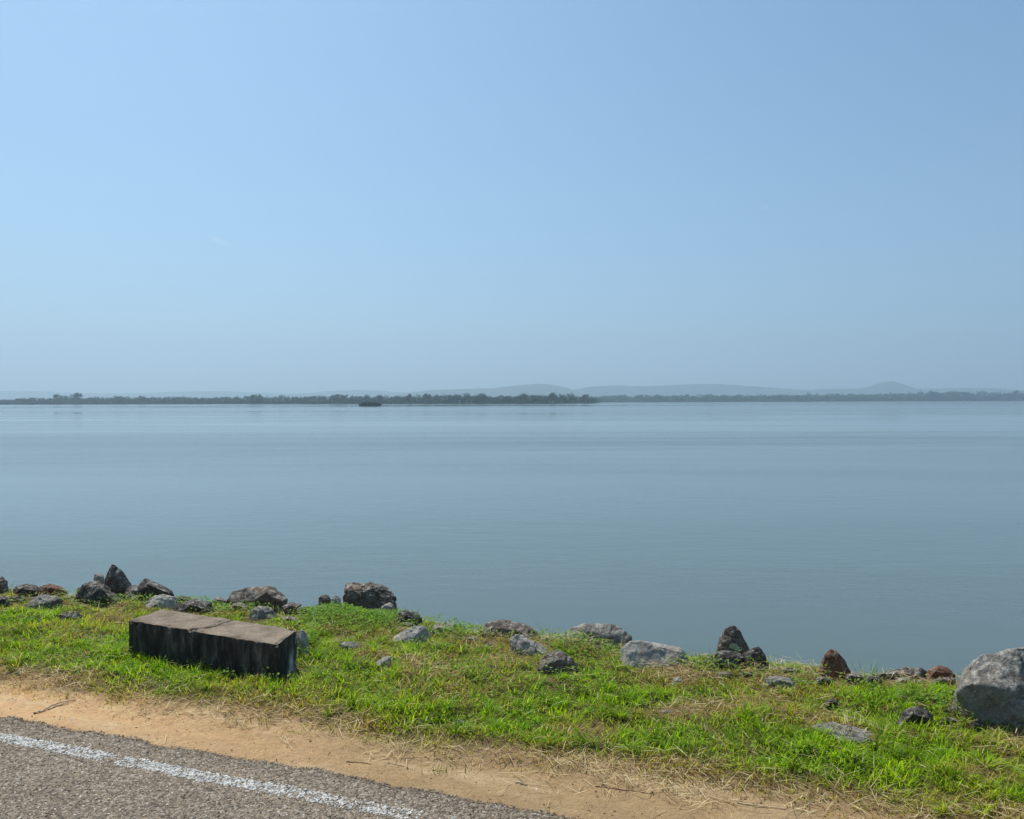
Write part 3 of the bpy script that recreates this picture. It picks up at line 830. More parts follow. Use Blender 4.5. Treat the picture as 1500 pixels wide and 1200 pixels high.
rock([(906, 966), (909, 950), (922, 939), (936, 938), (960, 941), (980, 946), (996, 947), (1006, 955), (1014, 972), (1008, 981), (960, 983), (920, 980)], 982, 'large flat faced light grey rock with a dark right end, middle right of the bank', 'pale', thick=.62,
     front=[(914, 976, .34), (950, 979, .42), (985, 978, .42), (992, 954, .20), (994, 964, .3)], amp=.018, cover=.8)
rock([(983, 1005), (986, 994), (993, 991), (1001, 997), (1003, 1006)], 1006, 'tiny pale stone in dead grass under the large light grey rock', 'pale')
rock([(1048, 956), (1053, 936), (1062, 921), (1074, 914), (1082, 922), (1090, 936), (1098, 948), (1098, 960)], 962, 'pointed brown rock rising against the water with a pale flake at its foot', 'brown', thick=.8, d=5.36,
     front=[(1058, 944, .28), (1072, 936, .30), (1068, 958, .4), (1092, 956, .3)], sink=.25)
rock([(1028, 980), (1032, 966), (1046, 957), (1062, 952), (1080, 954), (1092, 962), (1094, 978), (1062, 986)], 983, 'low dark brown rock in front of the pointed brown rock', 'dark', thick=.6,
     front=[(1040, 977, .35), (1058, 962, .25), (1078, 980, .42), (1086, 964, .3)])
rock([(1086, 978), (1090, 957), (1100, 950), (1112, 947), (1120, 957), (1127, 972), (1126, 981), (1104, 984)], 982, 'black slab leaning at the right of the pointed brown rock', 'dark', thick=.7,
     front=[(1092, 976, .35), (1102, 956, .38), (1118, 962, .30), (1116, 980, .4)], amp=.025)
rock([(1108, 985), (1116, 977), (1130, 976), (1143, 980), (1146, 988)], 988, 'small grey stone at the foot of the black leaning slab', 'grey', d=5.1)
rock([(1113, 1006), (1118, 994), (1134, 989), (1152, 991), (1168, 997), (1172, 1006), (1140, 1009)], 1008, 'flat pinkish grey stone under dry grass below the black leaning slab', 'grey', thick=.6, cover=.55, sink=.06)
rock([(1166, 993), (1170, 984), (1180, 981), (1190, 984), (1195, 993)], 994, 'small dark stone just left of the reddish triangular rock', 'dark', d=4.95)
rock([(1198, 986), (1202, 970), (1209, 957), (1217, 950), (1228, 956), (1238, 968), (1246, 982), (1240, 990), (1214, 991)], 990, 'reddish brown triangular rock alone against the water beside a green tuft', 'red', thick=.75,
     front=[(1204, 985, .32), (1218, 964, .24), (1222, 986, .42), (1238, 982, .3)])
rock([(1288, 994), (1300, 982), (1324, 977), (1350, 978), (1362, 986), (1360, 998), (1320, 1002)], 1001, 'flat brown rock under dry straw between the green tuft and the huge boulder', 'brown', thick=.5, d=4.95, cover=.5, sink=.1)
rock([(1352, 990), (1360, 979), (1374, 975), (1388, 978), (1400, 988), (1402, 998)], 998, 'low rust brown hump touching the left of the huge boulder', 'red', thick=.6, d=4.95, cover=.6)
rock([(1396, 1026), (1400, 1004), (1410, 984), (1422, 966), (1434, 958), (1446, 961), (1466, 952), (1490, 946), (1530, 944), (1575, 956), (1600, 990), (1600, 1060), (1540, 1076), (1470, 1072), (1420, 1050)], 1070,
     'huge pale grey boulder cut off by the right edge of the photo', 'grey', thick=.75,
     front=[(1402, 1010, .20), (1424, 1000, .32), (1448, 1003, .38), (1478, 1030, .42), (1500, 1058, .46), (1440, 1050, .20), (1480, 1070, .26), (1580, 1050, .46), (1550, 1000, .30), (1418, 976, .12)], amp=.036, cover=.80)
rock([(1312, 1062), (1318, 1046), (1330, 1037), (1346, 1034), (1360, 1040), (1370, 1052), (1368, 1063), (1340, 1067)], 1066, 'dark weed covered stone left of the huge boulder', 'dark', cover=.3, sink=.08)
rock([(1384, 1047), (1388, 1037), (1396, 1034), (1404, 1038), (1405, 1048)], 1049, 'small smooth grey stone in the weeds at the left foot of the huge boulder', 'grey')
rock([(1418, 1070), (1422, 1058), (1432, 1052), (1444, 1055), (1447, 1068), (1436, 1074)], 1073, 'small black stone tucked under the front of the huge boulder', 'dark')
rock([(1208, 1036), (1211, 1026), (1218, 1022), (1226, 1025), (1229, 1035)], 1037, 'small dark stone in the grass below the reddish triangular rock', 'dark')
# stones nearly flush with the turf
rock([(962, 1050), (966, 1042), (978, 1039), (990, 1042), (994, 1050)], 1051, 'flat grey stone flush with the turf, left of a smaller round one', 'grey', cover=.9, sink=.05, amp=.03)
rock([(996, 1047), (1000, 1040), (1007, 1038), (1013, 1042), (1014, 1048)], 1049, 'smooth little round stone in the turf beside dry straw', 'pale', cover=.9, sink=.05, amp=.02)
rock([(1186, 1064), (1200, 1058), (1220, 1058), (1250, 1064), (1274, 1071), (1292, 1079), (1288, 1088), (1250, 1089), (1216, 1080)], 1089, 'large flat stone strewn with straw in the right of the turf', 'grey', thick=.8, cover=.35, sink=.05,
     front=[(1226, 1085, .42), (1284, 1087, .42), (1240, 1080, .36), (1278, 1082, .36)], amp=.02)
rock([(663, 1062), (666, 1055), (674, 1053), (681, 1057), (683, 1064), (674, 1067)], 1066, 'small black stone with a white top lying in the grass near the dirt strip', 'dark', cover=.9, sink=.03)

# small rubble wedged between the larger stones along the crest
RB = [(26, 884, 13, 9, 'dark'), (120, 868, 9, 7, 'brown'), (100, 880, 12, 7, 'grey'), (192, 880, 11, 8, 'dark'), (268, 882, 14, 8, 'dark'), (322, 884, 12, 7, 'grey'), (350, 894, 15, 9, 'brown'),
      (428, 894, 16, 9, 'brown'), (446, 898, 12, 8, 'dark'), (474, 896, 11, 8, 'grey'), (596, 922, 16, 9, 'dark'), (640, 932, 15, 8, 'brown'), (690, 942, 12, 8, 'grey'), (800, 944, 13, 8, 'dark'),
      (720, 950, 12, 7, 'brown'), (1020, 978, 15, 9, 'dark'), (1010, 990, 12, 7, 'brown'), (1060, 994, 16, 8, 'brown'), (1096, 992, 13, 7, 'dark'), (1132, 984, 15, 7, 'grey'), (1156, 988, 17, 8, 'dark'),
      (1206, 1000, 14, 7, 'dark'), (1250, 996, 15, 8, 'brown'), (1278, 1000, 14, 7, 'dark'), (1300, 992, 20, 8, 'brown'), (1326, 1000, 16, 7, 'grey'), (1346, 1004, 14, 7, 'dark'), (1384, 1002, 18, 9, 'brown'),
      (1394, 1022, 12, 9, 'dark'), (1390, 1062, 15, 9, 'dark'), (1406, 1056, 12, 8, 'grey'), (870, 956, 13, 7, 'dark'), (930, 988, 14, 7, 'brown'), (558, 902, 12, 7, 'brown')]
for bx_, by_, w_, h_, m_ in RB:
    rr0 = random.Random(bx_)
    ol = [(bx_ + w_ * math.cos(a_) * rr0.uniform(.82, 1.1), by_ - h_ * .55 - h_ * .75 * math.sin(a_) * rr0.uniform(.75, 1.15)) for a_ in [k * 2 * math.pi / 8 + rr0.uniform(-.2, .2) for k in range(8)]]
    rock(ol, by_, 'small piece of rubble half buried between the larger stones along the bank', m_, thick=.8, amp=.05, cover=.6, group='rubble between the larger stones', sink=.08)

# pale flake against the pointed rock
bm = bmesh.new()
pts = [(1068, 945), (1072, 942), (1079, 943), (1082, 947), (1084, 950), (1082, 955), (1077, 952), (1071, 950)]
bpy.context.view_layer.update()
dg = bpy.context.evaluated_depsgraph_get()
fl = []
for p, q in pts:                                # it lies on whatever stone is there
    dv = ray(p, q).normalized(); hit, loc, *_r = S.ray_cast(dg, CP, dv)
    fl.append(loc - dv * .004 if hit and loc.y < 7 else at_depth(p, q, 5.2))
ym = sorted(v_.y for v_ in fl)[len(fl) // 2]
fl = [CP + (v_ - CP) * ((ym + max(-.03, min(.03, v_.y - ym))) / v_.y) for v_ in fl]
a_ = [bm.verts.new(v_) for v_ in fl]; b_ = [bm.verts.new(v_ + Vector((0, .005, -.002))) for v_ in fl]
bm.faces.new(a_); bm.faces.new(b_[::-1])
for i in range(len(pts)):
    j = (i + 1) % len(pts); bm.faces.new((a_[j], a_[i], b_[i], b_[j]))
bmesh.ops.recalc_face_normals(bm, faces=bm.faces[:])
me = bpy.data.meshes.new('pale_flake'); bm.to_mesh(me); bm.free()
t = NT('pale_flake'); v = t.coord(); t.bsdf(t.ramp(t.noise(v, 90, 5), [(0.3, (0.28, 0.34, 0.25)), (0.7, (0.42, 0.49, 0.38))]), 0.7); me.materials.append(t.m)
o = bpy.data.objects.new('pale_flake', me); COL.objects.link(o)
tag(o, 'pale greenish white flake lying on the dark rock before the pointed brown rock', 'flake')

# ------------------------------------------------------------------ concrete block
TZ = 0.245
c0 = on_ground(187, 908, TZ); c1 = on_ground(407, 943, TZ); c2 = on_ground(434, 921, TZ); c3 = on_ground(242, 891, TZ)
ax = (c1 - c0); LEN = ax.length; ax.normalize(); ay = Vector((-ax.y, ax.x, 0)); DEP = 0.5 * ((c2 - c1).dot(ay) + (c3 - c0).dot(ay))
HB = TZ + 0.14
def bgrid(nu, nv, fn):
    V = [fn(i / nu, j / nv) for i in range(nu + 1) for j in range(nv + 1)]
    F = [(i * (nv + 1) + j, (i + 1) * (nv + 1) + j, (i + 1) * (nv + 1) + j + 1, i * (nv + 1) + j + 1) for i in range(nu) for j in range(nv)]
    return V, F
parts = [bgrid(150, 36, lambda a, b: (a * LEN, b * DEP, 0)), bgrid(150, 36, lambda a, b: (a * LEN, 0, -HB + b * HB)), bgrid(150, 36, lambda a, b: ((1 - a) * LEN, DEP, -HB + b * HB)),
         bgrid(36, 36, lambda a, b: (LEN, a * DEP, -HB + b * HB)), bgrid(36, 36, lambda a, b: (0, (1 - a) * DEP, -HB + b * HB))]
V, F = join(parts)
bm = bmesh.new(); bv = [bm.verts.new(p) for p in V]
for f in F: bm.faces.new([bv[i] for i in f])
bmesh.ops.remove_doubles(bm, verts=bm.verts[:], dist=1e-4)
CR = [(0.435 * LEN, -0.01), (0.455 * LEN, .03 * DEP + .02), (0.50 * LEN, .30 * DEP), (0.525 * LEN, .52 * DEP), (0.53 * LEN, .75 * DEP), (0.56 * LEN, 1.02 * DEP)]
def seg_d(p, a, b):
    ap = (p[0] - a[0], p[1] - a[1]); ab = (b[0] - a[0], b[1] - a[1]); t_ = max(0, min(1, (ap[0] * ab[0] + ap[1] * ab[1]) / (ab[0] ** 2 + ab[1] ** 2)))
    return math.hypot(ap[0] - ab[0] * t_, ap[1] - ab[1] * t_)
for v_ in bm.verts:
    p = v_.co.copy()
    # rounded, chipped arrises
    ex = min(p.x, LEN - p.x); ey = min(p.y, DEP - p.y); ez = -p.z
    chip_ = 0.5 + 0.5 * mnoise.noise(p * 9) + .4 * mnoise.noise(p * 31)
    r_ = 0.006 + 0.030 * max(chip_, 0) ** 2
    if ey < r_ and ez < r_:
        v_.co.y += (r_ - ey) * .35 * (1 if p.y < DEP / 2 else -1); v_.co.z -= (r_ - ez) * .35
    if ex < r_ and ez < r_:
        v_.co.x += (r_ - ex) * .35 * (1 if p.x < LEN / 2 else -1); v_.co.z -= (r_ - ez) * .35
    if ex < r_ and ey < r_:
        v_.co.x += (r_ - ex) * .35 * (1 if p.x < LEN / 2 else -1); v_.co.y += (r_ - ey) * .35 * (1 if p.y < DEP / 2 else -1)
    n_ = mnoise.fractal(p * 6, .9, 2.1, 5) * .006 + mnoise.noise(p * 45) * .0012
    if ez < 1e-5:
        v_.co.z += n_
        dd = min(seg_d((p.x, p.y), CR[i], CR[i + 1]) for i in range(len(CR) - 1))
        v_.co.z -= 0.024 * max(0, 1 - dd / 0.013)
        if p.x > 0.5 * LEN: v_.co.z -= 0.004
        cd = math.hypot((p.x - .965 * LEN) / 1.6, (p.y - .93 * DEP)); v_.co.z -= 0.018 * max(0, 1 - cd / 0.03)
        cd = math.hypot((p.x - .80 * LEN), (p.y - .45 * DEP) * 2); v_.co.z -= 0.008 * max(0, 1 - cd / 0.06) * max(0, .5 + mnoise.noise(p * 30))
    elif p.y < 1e-5: v_.co.y -= n_
    elif p.x > LEN - 1e-5: v_.co.x += n_
SH0 = (c3 - c0).dot(ax); SH1 = (c2 - c1).dot(ax)      # the ends are not cut quite square
for v_ in bm.verts:
    k_ = v_.co.x / LEN; v_.co.x += (v_.co.y / DEP) * (SH0 * (1 - k_) + SH1 * k_)
bmesh.ops.recalc_face_normals(bm, faces=bm.faces[:])
me = bpy.data.meshes.new('concrete_block'); bm.to_mesh(me); bm.free()
me.polygons.foreach_set('use_smooth', np.ones(len(me.polygons), bool))
t = NT('weathered_concrete')
v = t.coord(); geo = t.n('ShaderNodeNewGeometry'); tcn = t.n('ShaderNodeTexCoord'); sp = t.n('ShaderNodeSeparateXYZ'); t.l(geo.outputs['Normal'], sp.inputs[0])
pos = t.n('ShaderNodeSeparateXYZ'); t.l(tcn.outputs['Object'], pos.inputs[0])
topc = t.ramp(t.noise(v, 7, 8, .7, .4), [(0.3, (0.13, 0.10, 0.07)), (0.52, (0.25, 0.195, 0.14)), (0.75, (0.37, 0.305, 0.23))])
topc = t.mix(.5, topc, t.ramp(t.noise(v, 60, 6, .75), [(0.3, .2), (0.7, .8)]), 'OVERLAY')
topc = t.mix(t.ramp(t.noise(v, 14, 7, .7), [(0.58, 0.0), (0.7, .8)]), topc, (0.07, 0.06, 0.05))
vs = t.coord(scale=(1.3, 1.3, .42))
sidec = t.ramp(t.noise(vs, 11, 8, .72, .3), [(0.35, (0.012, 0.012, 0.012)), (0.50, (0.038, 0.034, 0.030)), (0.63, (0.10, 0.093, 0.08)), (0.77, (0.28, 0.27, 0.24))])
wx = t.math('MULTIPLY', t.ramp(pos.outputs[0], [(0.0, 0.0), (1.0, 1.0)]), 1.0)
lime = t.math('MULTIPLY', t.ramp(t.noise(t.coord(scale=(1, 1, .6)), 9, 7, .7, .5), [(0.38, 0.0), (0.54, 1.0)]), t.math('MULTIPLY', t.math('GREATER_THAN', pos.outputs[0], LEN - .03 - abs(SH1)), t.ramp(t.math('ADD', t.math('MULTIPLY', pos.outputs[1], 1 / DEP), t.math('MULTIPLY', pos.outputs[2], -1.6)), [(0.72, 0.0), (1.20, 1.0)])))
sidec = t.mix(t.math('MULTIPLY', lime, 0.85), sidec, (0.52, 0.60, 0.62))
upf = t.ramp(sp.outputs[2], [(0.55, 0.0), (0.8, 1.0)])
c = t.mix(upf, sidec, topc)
nn = t.bump(t.noise(v, 40, 8, .7), .5, .01); nn = t.bump(t.noise(v, 220, 4, .7), .4, .002, nn)
t.bsdf(c, .92, nn, .2)
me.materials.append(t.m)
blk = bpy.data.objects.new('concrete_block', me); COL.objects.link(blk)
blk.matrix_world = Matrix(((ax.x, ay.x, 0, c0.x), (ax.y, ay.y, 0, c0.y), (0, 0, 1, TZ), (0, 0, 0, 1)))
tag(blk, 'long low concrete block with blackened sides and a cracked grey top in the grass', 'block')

def in_block(x, y, m=0.0):
    lx = (x - c0.x) * ax.x + (y - c0.y) * ax.y; ly = (x - c0.x) * ay.x + (y - c0.y) * ay.y
    return (lx > -m) & (lx < LEN + m) & (ly > -m) & (ly < DEP + m)
def bare(x, y, k=1.0):
    b_ = in_block(x, y, 0.012)
    for cx, cy, rx, ry in FOOT:
        b_ = b_ | ((((x - cx) / (rx * k)) ** 2 + ((y - cy) / (ry * k)) ** 2) < 1)
    return b_

# ------------------------------------------------------------------ grass
def blades(P, length, width, lean, curl, head, tipc, basec, rg, seg=3):
    """curved tapering blades; returns V,F3/F4 loops"""
    n = len(P)
    hx, hy = np.cos(head), np.sin(head)
    sx, sy = -hy, hx
    pos = P.copy(); V = []; C = []
    tw = rg.uniform(-.8, .8, n)
    for k in range(seg + 1):
        tt = k / seg
        wk = width * (1 - tt ** 1.7) * (0.75 + 0.5 * min(tt * 3, 1)) * 0.5
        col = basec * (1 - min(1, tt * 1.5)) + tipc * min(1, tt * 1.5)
        off = np.stack([sx * np.cos(tw * tt), sy * np.cos(tw * tt), np.sin(tw * tt)], 1) * wk[:, None]
        if k < seg:
            V += [pos - off, pos + off]; C += [col, col]
        else:
            V += [pos]; C += [col]
        ang = lean + curl * (tt + .5 / seg)
        st = length / seg
        pos = pos + np.stack([hx * np.sin(ang) * st, hy * np.sin(ang) * st, np.cos(ang) * st], 1)
    nv = 2 * seg + 1
    V = np.stack(V, 1); C = np.stack(C, 1)
    b0 = np.arange(n)[:, None] * nv
    loops = []; cnt = []
    quad = np.concatenate([np.stack([b0[:, 0] + 2 * k, b0[:, 0] + 2 * k + 1, b0[:, 0] + 2 * k + 3, b0[:, 0] + 2 * k + 2], 1) for k in range(seg - 1)], 0)
    tri = np.stack([b0[:, 0] + 2 * seg - 2, b0[:, 0] + 2 * seg - 1, b0[:, 0] + 2 * seg], 1)
    loops = np.concatenate([quad.ravel(), tri.ravel()]); cnt = np.concatenate([np.full(len(quad), 4), np.full(len(tri), 3)])
    return V.reshape(-1, 3), loops, cnt, C.reshape(-1, 3)

rg = np.random.default_rng(23)
N = 520000
x = rg.uniform(-6.6, 5.6, N); y = rg.uniform(2.4, 8.2, N)
e = edge_dist(x, y); g = grass_dist(x, y) + 0.22 * (fbm(x * 6, y * 6, 41) - 0.5) + 0.1 * (fbm(x * 17, y * 17, 43) - .5)
dry = dryness(x, y)
dens = sstep(-0.10, 0.14, g) * sstep(0.75, 0.2, e) * (0.45 + 0.75 * sstep(.30, .6, fbm(x * 7, y * 7, 45))) * (1 - 0.45 * sstep(.25, 1.1, dry))
near = sstep(7.5, 3.2, y)
keep = (rg.random(N) < dens) & ~bare(x, y) & (np.abs(x) < 0.72 * y + 0.9)
x, y, g, e, dry = x[keep], y[keep], g[keep], e[keep], dry[keep]
n = len(x); print('blades', n)
P = np.stack([x, y, ground_z(x, y) - 0.004], 1)
hf = np.clip(.5 + 1.7 * (.6 * fbm(x * 3.1, y * 3.1, 47) + .4 * fbm(x * 11, y * 11, 48) - .5), 0, 1.2)
nearrock = np.where(bare(x, y, 1.35), .5, 1.0)
length = nearrock * (0.024 + 0.066 * hf + 0.020 * rg.random(n)) * (1 - .45 * sstep(-.7, -.1, e)) * (0.55 + 0.45 * sstep(-.02, .3, g)) * rg.uniform(.65, 1.25, n)
width = rg.uniform(.0024, .0056, n)
lean = rg.uniform(0.4, 1.45, n); curl = rg.uniform(-.2, 1.1, n); head = rg.uniform(0, 6.283, n) 
hb = 6.283 * fbm(x * 1.1, y * 1.1, 49) * 1.5
head = np.where(rg.random(n) < .45, hb + rg.normal(0, .6, n), head)
isdry = rg.random(n) < np.clip(0.10 + 0.75 * dry, 0.02, .88)
a = rg.random(n)[:, None]
hueb = np.clip(fbm(x * 2.3, y * 2.3, 53) * 1.6 - .3, 0, 1)[:, None]
gr = (np.array([0.21, 0.36, 0.004]) * (1 - a) + np.array([0.47, 0.60, 0.012]) * a) * (1 - hueb) + (np.array([0.13, 0.28, 0.006]) * (1 - a) + np.array([0.36, 0.52, 0.02]) * a) * hueb
ye = np.array([0.42, 0.38, 0.06]); ol = sstep(.05, .6, dry)[:, None] * .65
gr = gr * (1 - ol) + ye * ol
st = np.array([0.38, 0.27, 0.11]) * (1 - a) + np.array([0.56, 0.45, 0.22]) * a
br = rg.random(n)[:, None] < .25
st = np.where(br, np.array([0.26, 0.15, 0.06]), st)
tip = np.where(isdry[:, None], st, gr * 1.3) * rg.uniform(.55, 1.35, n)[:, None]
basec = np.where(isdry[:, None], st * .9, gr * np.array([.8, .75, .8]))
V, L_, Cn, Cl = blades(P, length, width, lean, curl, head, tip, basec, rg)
NC = 5200
cx = rg.uniform(-6.4, 5.4, NC); cy = rg.uniform(2.6, 8.0, NC)
ce = edge_dist(cx, cy); cg = grass_dist(cx, cy)
ck = (cg > .12 + .2 * rg.random(NC)) & (ce < .25) & ~bare(cx, cy, 1.35) & (np.abs(cx) < .72 * cy + .8)
ck &= rg.random(NC) < (.35 + .65 * sstep(.42, .62, fbm(cx * 1.7, cy * 1.7, 171)) + .3 * sstep(-.6, -.1, ce) * sstep(-3.2, -2.2, cx)) * (1 - .6 * sstep(.3, 1.0, dryness(cx, cy)))
cx, cy = cx[ck], cy[ck]; nc = len(cx)
nb = rg.integers(22, 60, nc); ci = np.repeat(np.arange(nc), nb); n2 = len(ci); print('clump blades', nc, n2)
rad = rg.uniform(.012, .04, nc)[ci]; an = rg.uniform(0, 6.283, n2); rr_ = rad * np.sqrt(rg.random(n2))
bx = cx[ci] + rr_ * np.cos(an); by = cy[ci] + rr_ * np.sin(an)
wind = rg.uniform(0, 6.283, nc)[ci]
hd_ = np.where(rg.random(n2) < .55, an + rg.normal(0, .5, n2), wind + rg.normal(0, .6, n2))
le2 = rg.uniform(.05, .125, nc)[ci] * rg.uniform(.55, 1.15, n2) * (1 - .45 * sstep(-.7, -.1, edge_dist(bx, by)))
d2 = dryness(bx, by); dry2 = rg.random(n2) < np.clip(.06 + .55 * d2, .02, .8)
a2 = rg.random(n2)[:, None]; hb2 = rg.random(nc)[ci][:, None]; dk2 = np.where(rg.random(nc)[ci] < .28, .45, 1.0)[:, None]
g2 = (np.array([0.20, 0.36, 0.006]) * (1 - a2) + np.array([0.42, 0.56, 0.02]) * a2) * hb2 + (np.array([0.09, 0.22, 0.010]) * (1 - a2) + np.array([0.25, 0.42, 0.04]) * a2) * (1 - hb2)
s2 = np.array([0.42, 0.32, 0.13]) * (1 - a2) + np.array([0.68, 0.58, 0.30]) * a2
c2_ = np.where(dry2[:, None], s2, g2 * 1.15 * dk2) * rg.uniform(.6, 1.35, n2)[:, None]
P2 = np.stack([bx, by, ground_z(bx, by) - .004], 1)
V2, L2, C2, K2 = blades(P2, le2, rg.uniform(.0026, .0062, n2), rg.uniform(.0, .6, n2), rg.uniform(.7, 2.2, n2), hd_, c2_, c2_ * .85, rg, 4)
L_ = np.concatenate([L_, L2 + len(V)]); V = np.concatenate([V, V2]); Cn = np.concatenate([Cn, C2]); Cl = np.concatenate([Cl, K2])
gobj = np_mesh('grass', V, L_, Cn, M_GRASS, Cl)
tag(gobj, 'short bright green grass with dry yellow patches between the dirt strip and the water', 'grass', kind='stuff')

# dry straw lying in the thatch patches and along the dirt fringe
rg = np.random.default_rng(29)
N = 130000
x = rg.uniform(-6, 5.2, N); y = rg.uniform(2.4, 7.6, N)
g = grass_dist(x, y) + 0.25 * (fbm(x * 5, y * 5, 141) - 0.5); dry = dryness(x, y)
fr = np.exp(-((g + 0.0) / .13) ** 2) * .75 * sstep(.30, .6, fbm(x * 4, y * 4, 143)) + 0.018 * sstep(-.5, -.1, g) + .05 * sstep(.1, .3, g)
pr = np.clip(np.where(g > .02, .85 * sstep(.35, 1.1, dry), 0) + fr, 0, 1) * sstep(.35, .05, edge_dist(x, y))
_, rw = road_coords(x, y)
keep = (rg.random(N) < pr) & (rw > .03) & ~in_block(x, y, .02) & (np.abs(x) < 0.72 * y + 0.6)
x, y, g = x[keep], y[keep], g[keep]; n = len(x); print('straw', n)
P = np.stack([x, y, ground_z(x, y) + .004 + np.where(g > .1, rg.uniform(0, .045, n), rg.uniform(0, .01, n))], 1)
p_ = on_ground(1238, 1074); over = ((x - p_.x) / .22) ** 2 + ((y - p_.y) / .16) ** 2 < 1
P[over, 2] += .035                             # straw lying over the flat stone
a = rg.random(n)[:, None]
sc_ = np.array([0.40, 0.28, 0.12]) * (1 - a) + np.array([0.82, 0.70, 0.42]) * a
sc_ = np.where(rg.random(n)[:, None] < .2, np.array([.2, .12, .06]), sc_)
V, L_, Cn, Cl = blades(P, rg.uniform(.04, .15, n), rg.uniform(.0016, .0034, n), rg.uniform(1.25, 1.6, n), rg.uniform(-.1, .35, n), rg.uniform(0, 6.283, n), sc_, sc_ * .9, rg)
so = np_mesh('dry_straw', V, L_, Cn, M_STRAW, Cl)
tag(so, 'pale dead grass straw strewn over the turf patches and the dirt fringe', 'straw', kind='stuff')

# broad leaved ground cover, mostly behind the right end of the concrete block
rg = np.random.default_rng(31)
def leaves(P, size, head, pitch, col, rg):
    n = len(P); hx, hy = np.cos(head), np.sin(head)
    f = np.stack([hx * np.cos(pitch), hy * np.cos(pitch), np.sin(pitch)], 1); s_ = np.stack([-hy, hx, rg.uniform(-.4, .4, n)], 1)
    up = np.cross(f, s_) * -1
    s1 = size[:, None]
    V = np.stack([P, P + f * s1 * .5 + s_ * s1 * .36 + up * s1 * .1, P + f * s1, P + f * s1 * .5 - s_ * s1 * .36 + up * s1 * .1], 1)
    b0 = np.arange(n)[:, None] * 4
    F = np.concatenate([b0 + [0, 1, 2], b0 + [0, 2, 3]], 0)
    return V.reshape(-1, 3), F, np.repeat(col, 4, 0)
spots = [(100, 884, 110, 12, .18), (230, 884, 60, 9, .35), (320, 886, 60, 8, .6), (700, 930, 80, 10, .5), (830, 960, 60, 18, .4), (1040, 985, 60, 10, .5), (1150, 1000, 60, 12, .4), (520, 905, 75, 16, 1.), (470, 900, 28, 14, .9), (452, 945, 14, 22, 1.), (560, 915, 50, 12, .8), (690, 990, 40, 14, .35), (340, 893, 50, 9, .4), (130, 955, 120, 30, .18), (1260, 1030, 80, 14, .25),
         (650, 1000, 400, 45, .10), (1385, 1045, 30, 14, .8), (1330, 1030, 22, 10, .8), (1450, 1040, 25, 12, .6), (660, 930, 40, 10, .5), (880, 950, 50, 10, .3), (1050, 1120, 300, 40, .06)]
PW = []
for a0, b0, sa, sb, k in spots:
    p = on_ground(a0, b0); q = on_ground(a0, b0 + sb); r_ = on_ground(a0 + sa, b0)
    m = int(k * 4.0 * abs(r_.x - p.x) * abs(p.y - q.y) * 7000)
    xx_ = rg.normal(p.x, abs(r_.x - p.x) * .6, m); yy_ = rg.normal(p.y, abs(p.y - q.y) * .7, m)
    PW.append(np.stack([xx_, yy_], 1))
PW = np.concatenate(PW); x, y = PW[:, 0], PW[:, 1]
keep = ~bare(x, y, .95) & (grass_dist(x, y) > .15) & (edge_dist(x, y) < .45)
x, y = x[keep], y[keep]; n = len(x); print('leaves', n)
P = np.stack([x, y, ground_z(x, y) + rg.uniform(.01, .085, n) * (.5 + fbm(x * 5, y * 5, 151))], 1)
a = rg.random(n)[:, None]
lc = np.array([0.11, 0.25, 0.02]) * (1 - a) + np.array([0.32, 0.46, 0.06]) * a
V, F, Cl = leaves(P, rg.uniform(.010, .026, n), rg.uniform(0, 6.283, n), rg.uniform(-.5, .8, n), lc, rg)
lo = np_mesh('ground_cover', V, F, np.full(len(F), 3), M_GRASS, Cl)
tag(lo, 'small broad leaved weeds creeping through the grass along the bank', 'weeds', kind='stuff')

# tufts that stand up against the water
def tuft(px, base, n, hgt, spread, label, col, d=None, width=.003, lean=.35, name='grass_tuft', zoff=0.0):
    rg = np.random.default_rng(int(px * 3 + base))
    p = on_ground(px, base)
    if d: p = Vector((at_depth(px, base, d).x, d, 0)); 
    z = gz(p.x, p.y)
    P = np.stack([rg.normal(0, spread, n), rg.normal(0, spread * .7, n), np.full(n, -0.01 + zoff)], 1)
    a = rg.random(n)[:, None]
    cl = np.array(col[0]) * (1 - a) + np.array(col[1]) * a
    V, L_, Cn, Cl = blades(P, hgt * rg.uniform(.5, 1.0, n), np.full(n, width) * rg.uniform(.7, 1.3, n), rg.uniform(0, lean, n), rg.uniform(.1, .9, n), rg.uniform(0, 6.283, n), cl, cl * .9, rg, 4)
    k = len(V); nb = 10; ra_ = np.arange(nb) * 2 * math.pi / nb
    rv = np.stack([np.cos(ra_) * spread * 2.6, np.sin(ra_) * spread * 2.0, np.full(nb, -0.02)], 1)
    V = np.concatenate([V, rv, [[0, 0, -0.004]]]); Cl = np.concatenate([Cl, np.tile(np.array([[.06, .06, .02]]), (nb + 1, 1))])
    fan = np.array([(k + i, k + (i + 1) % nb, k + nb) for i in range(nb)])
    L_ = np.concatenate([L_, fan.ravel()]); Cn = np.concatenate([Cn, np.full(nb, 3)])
    o = np_mesh(name, V, L_, Cn, M_GRASS, Cl); o.location = (p.x, p.y, z)
    tag(o, label, 'grass tuft', 'grass tufts along the bank')
GR = ((0.06, 0.13, 0.02), (0.16, 0.25, 0.05)); PG = ((0.22, 0.30, 0.10), (0.42, 0.46, 0.22)); DG = ((0.05, 0.08, 0.025), (0.10, 0.14, 0.04)); SG = ((0.40, 0.30, 0.14), (0.58, 0.48, 0.26))
tuft(192, 868, 9, .21, .012, 'thin dark grass stalks standing right of the tallest peaked brown rock', DG, lean=.15)
tuft(18, 868, 8, .14, .02, 'wispy grass stalks above the low mossy rock at the far left', DG, lean=.3)
tuft(48, 868, 7, .17, .012, 'single slender stalk clump above the rusty brown hump at the left', DG, lean=.12)
